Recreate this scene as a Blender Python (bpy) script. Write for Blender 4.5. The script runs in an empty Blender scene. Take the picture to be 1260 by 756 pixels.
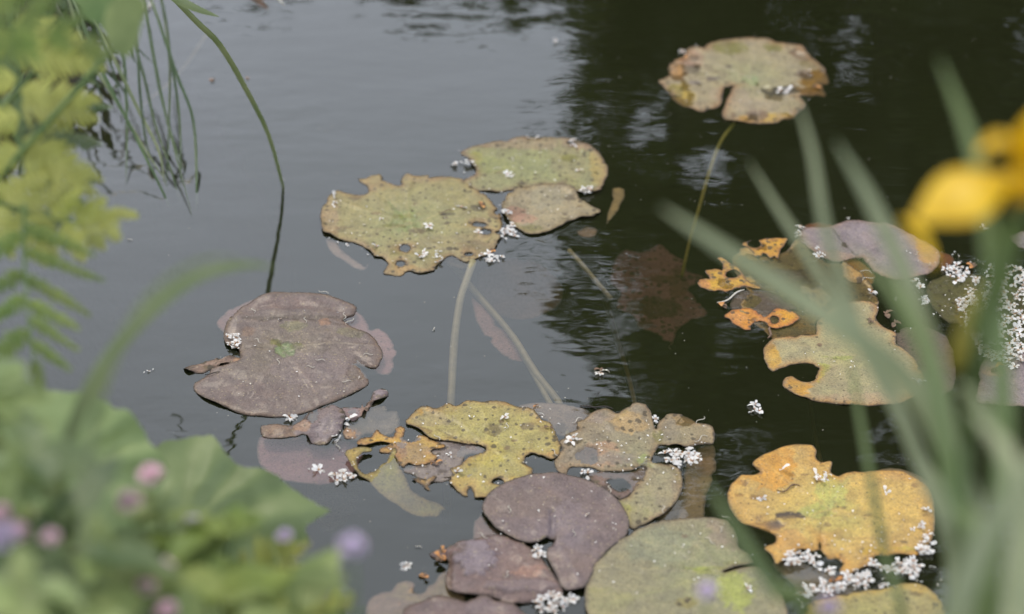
import bpy, math, random
import numpy as np
from mathutils import Vector, Matrix, noise
from mathutils.geometry import delaunay_2d_cdt
random.seed(11); rng = np.random.default_rng(5)
sc = bpy.context.scene
COL = sc.collection

# ------------------------------------------------------------------ camera
H = 1.5; PITCH = math.radians(36.5); FOC = 65.0; W0, H0 = 1260.0, 756.0
FPX = FOC/36.0*W0
cam = bpy.data.cameras.new('camera'); cam.lens = FOC; cam.sensor_width = 36; cam.clip_end = 2000; cam.clip_start = 0.05
co = bpy.data.objects.new('camera', cam); COL.objects.link(co)
co.location = (0, 0, H); co.rotation_euler = (math.pi/2-PITCH, 0, 0)
cam.dof.use_dof = True; cam.dof.focus_distance = 2.40; cam.dof.aperture_fstop = 2.3; cam.dof.aperture_blades = 0
sc.camera = co
# ------------------------------------------------------------------ sky and sun (thin bright overcast)
SUN_EL, SUN_AZ = math.radians(52), math.radians(-25)       # azimuth from +Y, clockwise
w = bpy.data.worlds.new('World'); sc.world = w; w.use_nodes = True
nt = w.node_tree; nt.nodes.clear()
out = nt.nodes.new('ShaderNodeOutputWorld'); bg = nt.nodes.new('ShaderNodeBackground')
sky = nt.nodes.new('ShaderNodeTexSky'); sky.sky_type = 'NISHITA'; sky.sun_disc = False
sky.sun_elevation = SUN_EL; sky.sun_rotation = SUN_AZ
tc = nt.nodes.new('ShaderNodeTexCoord'); nz = nt.nodes.new('ShaderNodeTexNoise')
nz.inputs['Scale'].default_value = 2.2; nz.inputs['Detail'].default_value = 4
rmp = nt.nodes.new('ShaderNodeMapRange'); rmp.inputs['From Min'].default_value = .3; rmp.inputs['From Max'].default_value = .7
rmp.inputs['To Min'].default_value = .88; rmp.inputs['To Max'].default_value = 1.12
cl = nt.nodes.new('ShaderNodeVectorMath'); cl.operation = 'SCALE'; cl.inputs[0].default_value = (11.2, 12.0, 13.7)
mx = nt.nodes.new('ShaderNodeMix'); mx.data_type = 'RGBA'; mx.inputs['Factor'].default_value = .93
nt.links.new(tc.outputs['Generated'], nz.inputs['Vector']); nt.links.new(nz.outputs['Fac'], rmp.inputs['Value'])
sx = nt.nodes.new('ShaderNodeSeparateXYZ'); nt.links.new(tc.outputs['Generated'], sx.inputs['Vector'])
er = nt.nodes.new('ShaderNodeMapRange'); er.inputs['From Min'].default_value = .35; er.inputs['From Max'].default_value = .78; er.inputs['To Min'].default_value = 1.40; er.inputs['To Max'].default_value = .78
nt.links.new(sx.outputs['Z'], er.inputs['Value'])      # the thin cloud is brighter towards the horizon
em = nt.nodes.new('ShaderNodeMath'); em.operation = 'MULTIPLY'; nt.links.new(er.outputs['Result'], em.inputs[0]); nt.links.new(rmp.outputs['Result'], em.inputs[1])
nt.links.new(em.outputs[0], cl.inputs['Scale'])
nt.links.new(sky.outputs['Color'], mx.inputs['A']); nt.links.new(cl.outputs['Vector'], mx.inputs['B'])
nt.links.new(mx.outputs['Result'], bg.inputs['Color']); bg.inputs['Strength'].default_value = 0.10
nt.links.new(bg.outputs['Background'], out.inputs['Surface'])
sl = bpy.data.lights.new('sun', 'SUN'); sl.energy = 1.5; sl.angle = math.radians(16); sl.color = (1, .88, .70)
so = bpy.data.objects.new('sun', sl); COL.objects.link(so)
sd = Vector((math.sin(SUN_AZ)*math.cos(SUN_EL), math.cos(SUN_AZ)*math.cos(SUN_EL), math.sin(SUN_EL)))
so.rotation_euler = sd.to_track_quat('Z', 'Y').to_euler()
sc.view_settings.view_transform = 'Standard'; sc.view_settings.look = 'None'
sc.view_settings.exposure = 0.33; sc.view_settings.gamma = 1.0
sc.cycles.max_bounces = 10; sc.cycles.transparent_max_bounces = 24; sc.cycles.caustics_reflective = False

# ------------------------------------------------------------------ geometry of the view -> places in the world
F = Vector((0, math.cos(PITCH), -math.sin(PITCH))); R = Vector((1, 0, 0)); U = R.cross(F)
CAM = Vector((0, 0, H))
def ray(px, py):
    return (F + R*((px-W0/2)/FPX) - U*((py-H0/2)/FPX)).normalized()
def P(px, py, z=0.0):
    d = ray(px, py); t = (z-H)/d.z
    return CAM + d*t
def D(px, py, dist): return CAM + ray(px, py)*dist
def zc(ox, oy, s, pts): return [(ox+a/s, oy+b/s) for a, b in pts]

# ------------------------------------------------------------------ materials
def new_mat(name):
    m = bpy.data.materials.new(name); m.use_nodes = True
    t = m.node_tree; t.nodes.clear(); return m, t
def N(t, typ, **kw):
    n = t.nodes.new(typ)
    for k, v in kw.items():
        if k[0] == '_': setattr(n, k[1:], v)
        else: n.inputs[k.replace('_', ' ')].default_value = v
    return n
def colmul(t, a, b, fac=1.0, mode='MULTIPLY'):
    m = t.nodes.new('ShaderNodeMix'); m.data_type = 'RGBA'; m.blend_type = mode; m.inputs['Factor'].default_value = fac
    for s, v in (('A', a), ('B', b)):
        if hasattr(v, 'node'): t.links.new(v, m.inputs[s])
        else: m.inputs[s].default_value = (*v, 1)
    return m
def ramp(t, src, stops):
    r = t.nodes.new('ShaderNodeValToRGB'); e = r.color_ramp.elements
    while len(e) < len(stops): e.new(.5)
    for i, (p, c) in enumerate(stops):
        e[i].position = p; e[i].color = (*c, 1) if len(c) == 3 else c
    t.links.new(src, r.inputs['Fac']); return r

def pad_material():
    m, t = new_mat('lily_pad_skin')
    o = N(t, 'ShaderNodeOutputMaterial'); b = N(t, 'ShaderNodeBsdfPrincipled')
    a = N(t, 'ShaderNodeAttribute', _attribute_name='Col'); g = N(t, 'ShaderNodeNewGeometry')
    n1 = N(t, 'ShaderNodeTexNoise', Scale=38.0, Detail=6.0, Roughness=.62)
    n2 = N(t, 'ShaderNodeTexNoise', Scale=420.0, Detail=3.0, Roughness=.6)
    n3 = N(t, 'ShaderNodeTexNoise', Scale=140.0, Detail=5.0, Roughness=.7)
    for n in (n1, n2, n3): t.links.new(g.outputs['Position'], n.inputs['Vector'])
    r1 = ramp(t, n1.outputs['Fac'], [(.3, (.74, .74, .80)), (.55, (1, 1, 1)), (.78, (1.18, 1.14, 1.02))])
    r2 = ramp(t, n2.outputs['Fac'], [(.32, (.66, .64, .62)), (.5, (1, 1, 1)), (.7, (1.22, 1.20, 1.16))]); r4 = ramp(t, n3.outputs['Fac'], [(.30, (.74, .70, .66)), (.48, (1, 1, 1)), (.66, (1.14, 1.12, 1.08))])
    c1 = colmul(t, a.outputs['Color'], r1.outputs['Color']); c1b = colmul(t, c1.outputs['Result'], r4.outputs['Color']); c2 = colmul(t, c1b.outputs['Result'], r2.outputs['Color'])
    # speckles: dead brown spots, density in the attribute's alpha
    v = N(t, 'ShaderNodeTexVoronoi', _voronoi_dimensions='2D', Scale=105.0); v.inputs['Randomness'].default_value = 1
    nw = N(t, 'ShaderNodeVectorMath', _operation='MULTIPLY_ADD'); nw.inputs[1].default_value = (.006, .006, .006)
    t.links.new(n3.outputs['Color'], nw.inputs[0]); t.links.new(g.outputs['Position'], nw.inputs[2])
    t.links.new(nw.outputs['Vector'], v.inputs['Vector'])
    sep = N(t, 'ShaderNodeSeparateColor'); t.links.new(v.outputs['Color'], sep.inputs['Color'])
    # spot radius = alpha * random^3
    pw = N(t, 'ShaderNodeMath', _operation='POWER'); t.links.new(sep.outputs['Red'], pw.inputs[0]); pw.inputs[1].default_value = 2.4
    mu = N(t, 'ShaderNodeMath', _operation='MULTIPLY'); t.links.new(pw.outputs[0], mu.inputs[0]); t.links.new(a.outputs['Alpha'], mu.inputs[1])
    mu2 = N(t, 'ShaderNodeMath', _operation='MULTIPLY'); t.links.new(mu.outputs[0], mu2.inputs[0]); mu2.inputs[1].default_value = .62
    sb = N(t, 'ShaderNodeMath', _operation='SUBTRACT'); t.links.new(mu2.outputs[0], sb.inputs[0]); t.links.new(v.outputs['Distance'], sb.inputs[1])
    mr = N(t, 'ShaderNodeMapRange'); mr.inputs['From Min'].default_value = -.02; mr.inputs['From Max'].default_value = .10
    t.links.new(sb.outputs[0], mr.inputs['Value'])
    ms = N(t, 'ShaderNodeMath', _operation='MULTIPLY'); ms.inputs[1].default_value = .82; t.links.new(mr.outputs['Result'], ms.inputs[0])
    c3 = colmul(t, c2.outputs['Result'], (.040, .028, .012), mode='MIX'); t.links.new(ms.outputs[0], c3.inputs['Factor'])
    # pale dust of pollen
    v2 = N(t, 'ShaderNodeTexVoronoi', _voronoi_dimensions='2D', Scale=210.0); t.links.new(g.outputs['Position'], v2.inputs['Vector'])
    s2 = N(t, 'ShaderNodeSeparateColor'); t.links.new(v2.outputs['Color'], s2.inputs['Color'])
    k1 = N(t, 'ShaderNodeMath', _operation='GREATER_THAN'); k1.inputs[1].default_value = .86; t.links.new(s2.outputs['Green'], k1.inputs[0])
    k2 = N(t, 'ShaderNodeMath', _operation='LESS_THAN'); k2.inputs[1].default_value = .22; t.links.new(v2.outputs['Distance'], k2.inputs[0])
    k3 = N(t, 'ShaderNodeMath', _operation='MULTIPLY'); t.links.new(k1.outputs[0], k3.inputs[0]); t.links.new(k2.outputs[0], k3.inputs[1])
    k4 = N(t, 'ShaderNodeMath', _operation='MULTIPLY'); t.links.new(k3.outputs[0], k4.inputs[0]); k4.inputs[1].default_value = .4
    c4 = colmul(t, c3.outputs['Result'], (.34, .28, .17), mode='MIX'); t.links.new(k4.outputs[0], c4.inputs['Factor'])
    c5 = colmul(t, c4.outputs['Result'], (1.07, 1.05, .93)); t.links.new(c5.outputs['Result'], b.inputs['Base Color'])
    rr = N(t, 'ShaderNodeMapRange'); rr.inputs['To Min'].default_value = .34; rr.inputs['To Max'].default_value = .62
    t.links.new(n3.outputs['Fac'], rr.inputs['Value']); t.links.new(rr.outputs['Result'], b.inputs['Roughness'])
    b.inputs['IOR'].default_value = 1.45; b.inputs['Coat Weight'].default_value = .12; b.inputs['Coat Roughness'].default_value = .22
    ad = N(t, 'ShaderNodeMath', _operation='ADD'); t.links.new(n3.outputs['Fac'], ad.inputs[0]); t.links.new(n2.outputs['Fac'], ad.inputs[1])
    bp = N(t, 'ShaderNodeBump', Strength=.6, Distance=.0022); t.links.new(ad.outputs[0], bp.inputs['Height'])
    t.links.new(bp.outputs['Normal'], b.inputs['Normal']); t.links.new(b.outputs['BSDF'], o.inputs['Surface'])
    return m

def leaf_material(name, c1, c2, scale=25.0, rough=.5, trans=.35, bump=.3):
    m, t = new_mat(name)
    o = N(t, 'ShaderNodeOutputMaterial'); b = N(t, 'ShaderNodeBsdfPrincipled', Roughness=rough)
    g = N(t, 'ShaderNodeNewGeometry'); n = N(t, 'ShaderNodeTexNoise', Scale=scale, Detail=4.0)
    oi = N(t, 'ShaderNodeObjectInfo')
    t.links.new(g.outputs['Position'], n.inputs['Vector'])
    r = ramp(t, n.outputs['Fac'], [(.32, c1), (.68, c2)])
    hv = N(t, 'ShaderNodeHueSaturation'); mr = N(t, 'ShaderNodeMapRange'); mr.inputs['To Min'].default_value = .82; mr.inputs['To Max'].default_value = 1.2
    t.links.new(oi.outputs['Random'], mr.inputs['Value']); t.links.new(mr.outputs['Result'], hv.inputs['Value']); t.links.new(r.outputs['Color'], hv.inputs['Color'])
    t.links.new(hv.outputs['Color'], b.inputs['Base Color'])
    tr = N(t, 'ShaderNodeBsdfTranslucent'); t.links.new(hv.outputs['Color'], tr.inputs['Color'])
    bp = N(t, 'ShaderNodeBump', Strength=bump, Distance=.002); t.links.new(n.outputs['Fac'], bp.inputs['Height']); t.links.new(bp.outputs['Normal'], b.inputs['Normal'])
    mxs = N(t, 'ShaderNodeMixShader', Fac=trans); t.links.new(b.outputs['BSDF'], mxs.inputs[1]); t.links.new(tr.outputs['BSDF'], mxs.inputs[2])
    t.links.new(mxs.outputs['Shader'], o.inputs['Surface']); return m

def simple_material(name, c1, c2, scale=30.0, rough=.7, bump=.4, dist=.004):
    m, t = new_mat(name)
    o = N(t, 'ShaderNodeOutputMaterial'); b = N(t, 'ShaderNodeBsdfPrincipled', Roughness=rough)
    g = N(t, 'ShaderNodeNewGeometry'); n = N(t, 'ShaderNodeTexNoise', Scale=scale, Detail=6.0, Roughness=.65)
    t.links.new(g.outputs['Position'], n.inputs['Vector']); r = ramp(t, n.outputs['Fac'], [(.3, c1), (.7, c2)])
    t.links.new(r.outputs['Color'], b.inputs['Base Color'])
    bp = N(t, 'ShaderNodeBump', Strength=bump, Distance=dist); t.links.new(n.outputs['Fac'], bp.inputs['Height']); t.links.new(bp.outputs['Normal'], b.inputs['Normal'])
    t.links.new(b.outputs['BSDF'], o.inputs['Surface']); return m

def water_material():
    m, t = new_mat('pond_water_surface')
    o = N(t, 'ShaderNodeOutputMaterial'); g = N(t, 'ShaderNodeNewGeometry')
    mp = N(t, 'ShaderNodeMapping'); mp.inputs['Scale'].default_value = (.55, 1.0, 1.0); mp.inputs['Rotation'].default_value = (0, 0, .12)
    t.links.new(g.outputs['Position'], mp.inputs['Vector'])
    n1 = N(t, 'ShaderNodeTexNoise', Scale=26.0, Detail=2.0, Roughness=.45); n2 = N(t, 'ShaderNodeTexNoise', Scale=7.0, Detail=1.0)
    n3 = N(t, 'ShaderNodeTexNoise', Scale=2.2, Detail=1.0)
    for n in (n1, n2, n3): t.links.new(mp.outputs['Vector'], n.inputs['Vector'])
    # wind-ruffled patches
    mr = N(t, 'ShaderNodeMapRange'); mr.inputs['From Min'].default_value = .38; mr.inputs['From Max'].default_value = .66; mr.inputs['To Min'].default_value = .25; mr.inputs['To Max'].default_value = 1.0
    t.links.new(n3.outputs['Fac'], mr.inputs['Value'])
    m1 = N(t, 'ShaderNodeMath', _operation='MULTIPLY'); t.links.new(n1.outputs['Fac'], m1.inputs[0]); t.links.new(mr.outputs['Result'], m1.inputs[1])
    m2 = N(t, 'ShaderNodeMath', _operation='MULTIPLY'); t.links.new(n2.outputs['Fac'], m2.inputs[0]); m2.inputs[1].default_value = 1.2
    ad = N(t, 'ShaderNodeMath', _operation='ADD'); t.links.new(m1.outputs[0], ad.inputs[0]); t.links.new(m2.outputs[0], ad.inputs[1])
    bp = N(t, 'ShaderNodeBump', Strength=1.0, Distance=.0011); t.links.new(ad.outputs[0], bp.inputs['Height'])
    fr = N(t, 'ShaderNodeFresnel', IOR=1.76); t.links.new(bp.outputs['Normal'], fr.inputs['Normal'])
    gl = N(t, 'ShaderNodeBsdfGlossy', Roughness=.0); gl.inputs['Color'].default_value = (1, 1, 1, 1); t.links.new(bp.outputs['Normal'], gl.inputs['Normal'])
    tr = N(t, 'ShaderNodeBsdfTransparent'); tr.inputs['Color'].default_value = (.96, .92, .89, 1)
    df = N(t, 'ShaderNodeBsdfDiffuse'); df.inputs['Color'].default_value = (.048, .055, .021, 1)
    a = N(t, 'ShaderNodeMixShader', Fac=.24); t.links.new(tr.outputs[0], a.inputs[1]); t.links.new(df.outputs[0], a.inputs[2])
    b = N(t, 'ShaderNodeMixShader'); bf = N(t, 'ShaderNodeMix', _data_type='FLOAT')
    t.links.new(g.outputs['Backfacing'], bf.inputs[0]); t.links.new(fr.outputs[0], bf.inputs[2]); bf.inputs[3].default_value = .09   # from below: unrefracted, so a flat loss
    t.links.new(bf.outputs[0], b.inputs['Fac']); t.links.new(a.outputs[0], b.inputs[1]); t.links.new(gl.outputs[0], b.inputs[2])
    t.links.new(b.outputs[0], o.inputs['Surface'])
    va = N(t, 'ShaderNodeVolumeAbsorption', Density=16.0); va.inputs['Color'].default_value = (.60, .56, .46, 1)
    t.links.new(va.outputs[0], o.inputs['Volume'])
    return m

M = {}
M['pad'] = pad_material(); M['water'] = water_material()
M['soil'] = simple_material('damp_soil', (.012, .010, .006), (.05, .042, .026), 14, .9, .8, .02)
M['mud'] = simple_material('pond_mud', (.010, .011, .007), (.03, .03, .018), 8, .9)
M['stalk'] = simple_material('stalk_skin', (.17, .15, .08), (.31, .27, .14), 60, .5)
M['stalk_y'] = simple_material('green_stalk_skin', (.20, .20, .02), (.34, .30, .05), 60, .5)
M['bark'] = simple_material('bark', (.02, .017, .012), (.07, .06, .045), 12, .9, .9, .02)
M['tree1'] = leaf_material('tree_foliage', (.06, .085, .018), (.12, .14, .04), 3, .55, .3)
M['tree2'] = leaf_material('dark_tree_foliage', (.036, .046, .016), (.075, .085, .030), 3, .55, .3)
M['iris'] = leaf_material('iris_blade_skin', (.21, .245, .125), (.33, .36, .20), 10, .5, .3)
M['iris_d'] = leaf_material('dark_iris_blade_skin', (.08, .125, .03), (.15, .20, .07), 10, .5, .3)
M['grass'] = leaf_material('dark_grass_skin', (.035, .065, .018), (.06, .10, .03), 30, .45, .25)
M['grass_p'] = leaf_material('pale_grass_skin', (.12, .16, .06), (.19, .22, .10), 20, .5, .3)
M['fern'] = leaf_material('fern_skin', (.28, .30, .045), (.50, .49, .13), 22, .55, .35)
M['fern_g'] = leaf_material('green_fern_skin', (.12, .19, .03), (.24, .29, .06), 22, .55, .35)
M['big'] = leaf_material('broad_leaf_skin', (.16, .22, .075), (.25, .31, .12), 16, .55, .25)
M['herb'] = leaf_material('herb_leaf_skin', (.14, .19, .05), (.25, .30, .10), 24, .55, .3)
M['herb_d'] = leaf_material('dark_herb_leaf_skin', (.06, .10, .035), (.14, .18, .07), 24, .55, .3)
M['stem_g'] = leaf_material('green_stem_skin', (.06, .11, .02), (.11, .16, .04), 30, .5, .1)
M['pink'] = leaf_material('pink_petal_skin', (.70, .48, .55), (.84, .64, .70), 80, .6, .3)
M['lilac'] = leaf_material('lilac_petal_skin', (.60, .50, .66), (.76, .66, .80), 80, .6, .3)
M['yellow'] = leaf_material('yellow_petal_skin', (.62, .37, .002), (.80, .52, .008), 30, .45, .3)
M['olive'] = leaf_material('withered_petal_skin', (.22, .20, .02), (.34, .28, .04), 30, .55, .3)
M['white'] = leaf_material('white_petal_skin', (.66, .63, .57), (.84, .83, .81), 160, .6, .3)
M['orange'] = simple_material('orange_stamen_skin', (.38, .13, .03), (.55, .30, .10), 200, .7)
M['thread'] = simple_material('dry_thread_skin', (.42, .38, .30), (.60, .56, .48), 200, .6)
M['twig'] = simple_material('brown_scrap_skin', (.06, .035, .02), (.20, .12, .07), 150, .7)
M['dark'] = simple_material('dark_scrap_skin', (.010, .008, .006), (.03, .022, .015), 150, .7)

# ------------------------------------------------------------------ object helpers
def tag(o, label=None, cat=None, group=None, kind=None):
    for k, v in (('label', label), ('category', cat), ('group', group), ('kind', kind)):
        if v: o[k] = v
    return o
def empty(name, loc):
    o = bpy.data.objects.new(name, None); COL.objects.link(o); o.location = loc; o.empty_display_size = .02; return o
class MB:
    def __init__(s): s.v = []; s.f = []; s.m = []; s.n = 0
    def add(s, vs, fs, mi=0):
        b = s.n; s.v.extend([tuple(x) for x in vs]); s.n += len(vs)
        s.f.extend([tuple(b+i for i in f) for f in fs]); s.m.extend([mi]*len(fs))
    def build(s, name, mats, parent=None, origin=None, smooth=True, matrix=None):
        if not isinstance(mats, (list, tuple)): mats = [mats]
        o0 = Vector(origin) if origin is not None else Vector((0, 0, 0))
        if parent is not None and origin is None: o0 = Vector(parent.location)
        me = bpy.data.meshes.new(name)
        me.from_pydata([(x-o0.x, y-o0.y, z-o0.z) for x, y, z in s.v], [], s.f)
        for m in mats: me.materials.append(m)
        me.polygons.foreach_set('material_index', s.m); me.polygons.foreach_set('use_smooth', [smooth]*len(s.f)); me.update()
        o = bpy.data.objects.new(name, me); COL.objects.link(o)
        if parent is not None: o.parent = parent; o.location = o0-Vector(parent.location)
        else: o.location = o0
        return o
def spline(pts, n):
    """Catmull-Rom through tuples of any length; n samples."""
    p = np.array([tuple(x) for x in pts], float); k = len(p); out_ = []
    q = np.vstack([2*p[0]-p[1], p, 2*p[-1]-p[-2]])
    for i in range(n):
        u = i/(n-1)*(k-1); j = min(int(u), k-2); f = u-j
        a, b, c, d = q[j], q[j+1], q[j+2], q[j+3]
        out_.append(.5*((2*b)+(-a+c)*f+(2*a-5*b+4*c-d)*f*f+(-a+3*b-3*c+d)*f**3))
    return out_
def tube(mb, pts, rad, n=7, mi=0, cap=True):
    rings = []
    for i, p in enumerate(pts):
        p = Vector(p[:3]); a = Vector(pts[max(i-1, 0)][:3]); b = Vector(pts[min(i+1, len(pts)-1)][:3])
        t = (b-a).normalized(); s = t.cross(Vector((.13, .21, 1))).normalized(); u = s.cross(t)
        r = rad[i] if hasattr(rad, '__len__') else rad
        rings.append([p+s*(r*math.cos(k/n*math.tau))+u*(r*math.sin(k/n*math.tau)) for k in range(n)])
    vs = [v for r in rings for v in r]; fs = []
    for i in range(len(rings)-1):
        for k in range(n): fs.append((i*n+k, i*n+(k+1) % n, (i+1)*n+(k+1) % n, (i+1)*n+k))
    if cap:
        fs.append(tuple(range(n))[::-1]); fs.append(tuple((len(rings)-1)*n+k for k in range(n)))
    mb.add(vs, fs, mi)
def ribbon(mb, pts, wid, side=None, fold=.25, mi=0, twist=0.0, serr=0.0):
    """a long leaf: five verts across with a raised fold along the midrib"""
    rows = []; L = len(pts)
    for i, p in enumerate(pts):
        p = Vector(p[:3]); a = Vector(pts[max(i-1, 0)][:3]); b = Vector(pts[min(i+1, L-1)][:3])
        t = (b-a).normalized()
        s = side if side is not None else t.cross((p-CAM).normalized())
        s = (s-t*s.dot(t)).normalized(); nrm = s.cross(t)
        if twist:
            q = Matrix.Rotation(twist*i/(L-1), 3, t); s = q @ s; nrm = q @ nrm
        w_ = wid[i] if hasattr(wid, '__len__') else wid
        if serr: w_ *= 1+serr*(1 if i % 2 else -1)
        rows.append([p+s*(w_*k*.5)+nrm*(w_*fold*.5*abs(k)) for k in (-1, -.5, 0, .5, 1)])
    vs = [v for r in rows for v in r]; fs = []
    for i in range(L-1):
        for k in range(4): fs.append((i*5+k, i*5+k+1, i*5+k+6, i*5+k+5))
    mb.add(vs, fs, mi)
def inside(poly, x, y):
    """vectorised point in polygon"""
    px = poly[:, 0]; py = poly[:, 1]; c = np.zeros(x.shape, bool); j = len(poly)-1
    for i in range(len(poly)):
        if py[i] != py[j]:
            c ^= ((py[i] > y) != (py[j] > y)) & (x < (px[j]-px[i])*(y-py[i])/(py[j]-py[i])+px[i])
        j = i
    return c
def closed(pts, step, rag=0.0, seed=0.0, soft=1.0, bite=0.0):
    """closed smooth curve through pts, resampled, with a ragged edge"""
    p = np.array(pts, float); k = len(p); out_ = []
    for i in range(k):
        a, b, c, d = p[i-1], p[i], p[(i+1) % k], p[(i+2) % k]
        n = max(1, int(np.linalg.norm(c-b)/step))
        for j in range(n):
            f = j/n
            cr = .5*((2*b)+(-a+c)*f+(2*a-5*b+4*c-d)*f*f+(-a+3*b-3*c+d)*f**3)
            out_.append(cr*soft+(b*(1-f)+c*f)*(1-soft))
    q = np.array(out_); sgn = 1.0 if np.sum(q[:, 0]*np.roll(q[:, 1], -1)-np.roll(q[:, 0], -1)*q[:, 1]) > 0 else -1.0
    if rag:
        t = np.roll(q, -1, 0)-np.roll(q, 1, 0); t /= np.linalg.norm(t, axis=1)[:, None]+1e-9
        nn = np.stack([t[:, 1], -t[:, 0]], 1)
        a = np.array([noise.noise((x*55, y*55, seed))*1.0+noise.noise((x*160, y*160, seed+5))*.6+noise.noise((x*420, y*420, seed+9))*.35 for x, y in q])
        bt = np.array([max(0, noise.noise((x*62+seed, y*62, seed+1))-.18)**1.0*max(0, .35+1.3*noise.noise((x*11, y*11, seed+4))) for x, y in q])
        q = q+nn*(a*rag)[:, None]-nn*sgn*(bt*rag*bite)[:, None]
    return q
PADTOP = []          # top vertices of every pad, to rest things on

def lily_pad(name, label, outline, centre, z=.003, base=(.2, .18, .1), mid=None, edge=None, edge_w=.004, blot=(), holes=(), spots=.3, rag=.0015,
             amp=.0016, lift=.002, vein=.5, veins=26, tilt=(0, 0), stalk=None, cat='lily pad', group=None, step=.0026, ez=.0008, soft=.8, thick=.0006, seed=None, vcol=None, lines=(), decay=None):
    seed = seed if seed is not None else (len(label)*3.1+len(outline)*7.7+centre[0]*.13) % 97
    if z < 0: base = tuple(min(.6, q*1.15) for q in base)       # sunken leaves coloured brighter to make up for light lost in the water
    zs = min(z, 0); C = P(*centre, zs); cx, cy = C.x, C.y
    w2 = lambda pts: np.array([(lambda v: (v.x-cx, v.y-cy))(P(a, b, zs)) for a, b in pts])
    O = closed(w2(outline), .0018, rag, seed, soft, 9.0 if rag > .0011 else 0.0)
    HL = []
    for h in holes:
        if len(h) == 4 and not hasattr(h[0], '__len__'):
            hx, hy, rx, ry = h
            h = [(hx+rx*math.cos(a)*(1+.22*noise.noise((a*1.3, hx, hy))), hy+ry*math.sin(a)*(1+.22*noise.noise((a*1.3, hy, hx)))) for a in [k/12*math.tau for k in range(12)]]
        HL.append(closed(w2(h), .0022, rag*.8, seed+3, soft))
    x0, y0 = O.min(0); x1, y1 = O.max(0)
    gx, gy = np.meshgrid(np.arange(x0, x1, step), np.arange(y0, y1, step*.87))
    gx = gx+(np.arange(gx.shape[0]) % 2)[:, None]*step*.5+rng.uniform(-.15, .15, gx.shape)*step; gy = gy+rng.uniform(-.15, .15, gx.shape)*step
    gx = gx.ravel(); gy = gy.ravel()
    ok = inside(O, gx, gy)
    for h in HL: ok &= ~inside(h, gx, gy)
    B = np.vstack([O]+HL)
    pts = np.stack([gx[ok], gy[ok]], 1)
    dd = np.min(np.linalg.norm(pts[:, None, :]-B[None], axis=2), axis=1) if len(pts) else np.zeros(0)
    pts = pts[dd > step*.5]
    verts = [Vector(p) for p in B]+[Vector(p) for p in pts]; edges = []; b = 0
    for L in [O]+HL:
        n = len(L); edges += [(b+i, b+(i+1) % n) for i in range(n)]; b += n
    r = delaunay_2d_cdt(verts, edges, [], 0, 1e-6)
    V = np.array([tuple(v) for v in r[0]]); FA = np.array(r[2])
    cen = V[FA].mean(1); keep = inside(O, cen[:, 0], cen[:, 1])
    for h in HL: keep &= ~inside(h, cen[:, 0], cen[:, 1])
    FA = FA[keep]
    ar = (V[FA[:, 1]]-V[FA[:, 0]]); br = (V[FA[:, 2]]-V[FA[:, 0]]); s = ar[:, 0]*br[:, 1]-ar[:, 1]*br[:, 0]
    FA[s < 0] = FA[s < 0][:, ::-1]
    used = np.unique(FA); mp = -np.ones(len(V), int); mp[used] = np.arange(len(used)); V = V[used]; FA = mp[FA]
    nv = len(V)
    ed = np.min(np.linalg.norm(V[:, None, :]-B[None], axis=2), axis=1)
    rr = np.linalg.norm(V, axis=1); th = np.arctan2(V[:, 1], V[:, 0]); rmax = rr.max()
    n1 = np.array([noise.noise((x*16+seed, y*16, seed)) for x, y in V]); n2 = np.array([noise.noise((x*55+seed, y*55, seed)) for x, y in V])
    n3 = np.array([noise.noise((x*150+seed, y*150, seed)) for x, y in V])
    # veins: rays from the stalk that fork towards the rim
    wob = th+.10*n1+.03*n2
    vc = np.abs(((wob*veins/math.tau) % 1)-.5)*2; forks = np.abs(((wob*veins*2/math.tau) % 1)-.5)*2
    wv = .25*.016/(rr+.012)*veins/26+.06
    vn = np.clip(1-(1-vc)/wv, 0, 1)*np.clip(1.15-rr/rmax*.6, 0, 1)
    vn = np.maximum(vn, .6*np.clip(1-(1-forks)/(wv*1.1), 0, 1)*np.clip((rr/rmax-.35)*3, 0, 1))
    amp *= .7; z = z*.5 if z > 0 else z
    zz = z+amp*(n1*1.5+n2*.7)+.0004*n3-vn*vein*.0011
    an = np.array([noise.noise((math.cos(a)*2.4+seed, math.sin(a)*2.4, seed+2)) for a in th])
    if ez is not None and z > 0: zz += (ez-zz)*np.exp(-ed/.005)
    crk = np.array([noise.noise((math.cos(a)*1.1*5+seed, math.sin(a)*5, r_*18)) for a, r_ in zip(th, rr)]); zz += .0011*crk*np.clip(rr/rmax*1.6-.3, 0, 1)*vein
    zz += lift*np.exp(-ed/.005)*np.clip(an*2.6+.1, 0, 1.3)
    zz += tilt[0]*V[:, 0]+tilt[1]*V[:, 1]
    zz += -.0012*np.exp(-rr/.012)
    col = np.tile(np.array(base, float), (nv, 1)); al = np.full(nv, spots, float)
    def mix(c, f): col[:] = col*(1-f[:, None])+np.array(c)*f[:, None]
    if mid is not None: mix(mid, np.clip(np.exp(-(rr/(rmax*.45))**2)+.25*n1, 0, 1))
    mix(np.array(base)*.75, np.clip(n2*1.1+n1*.4-.12, 0, .5))
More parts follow.
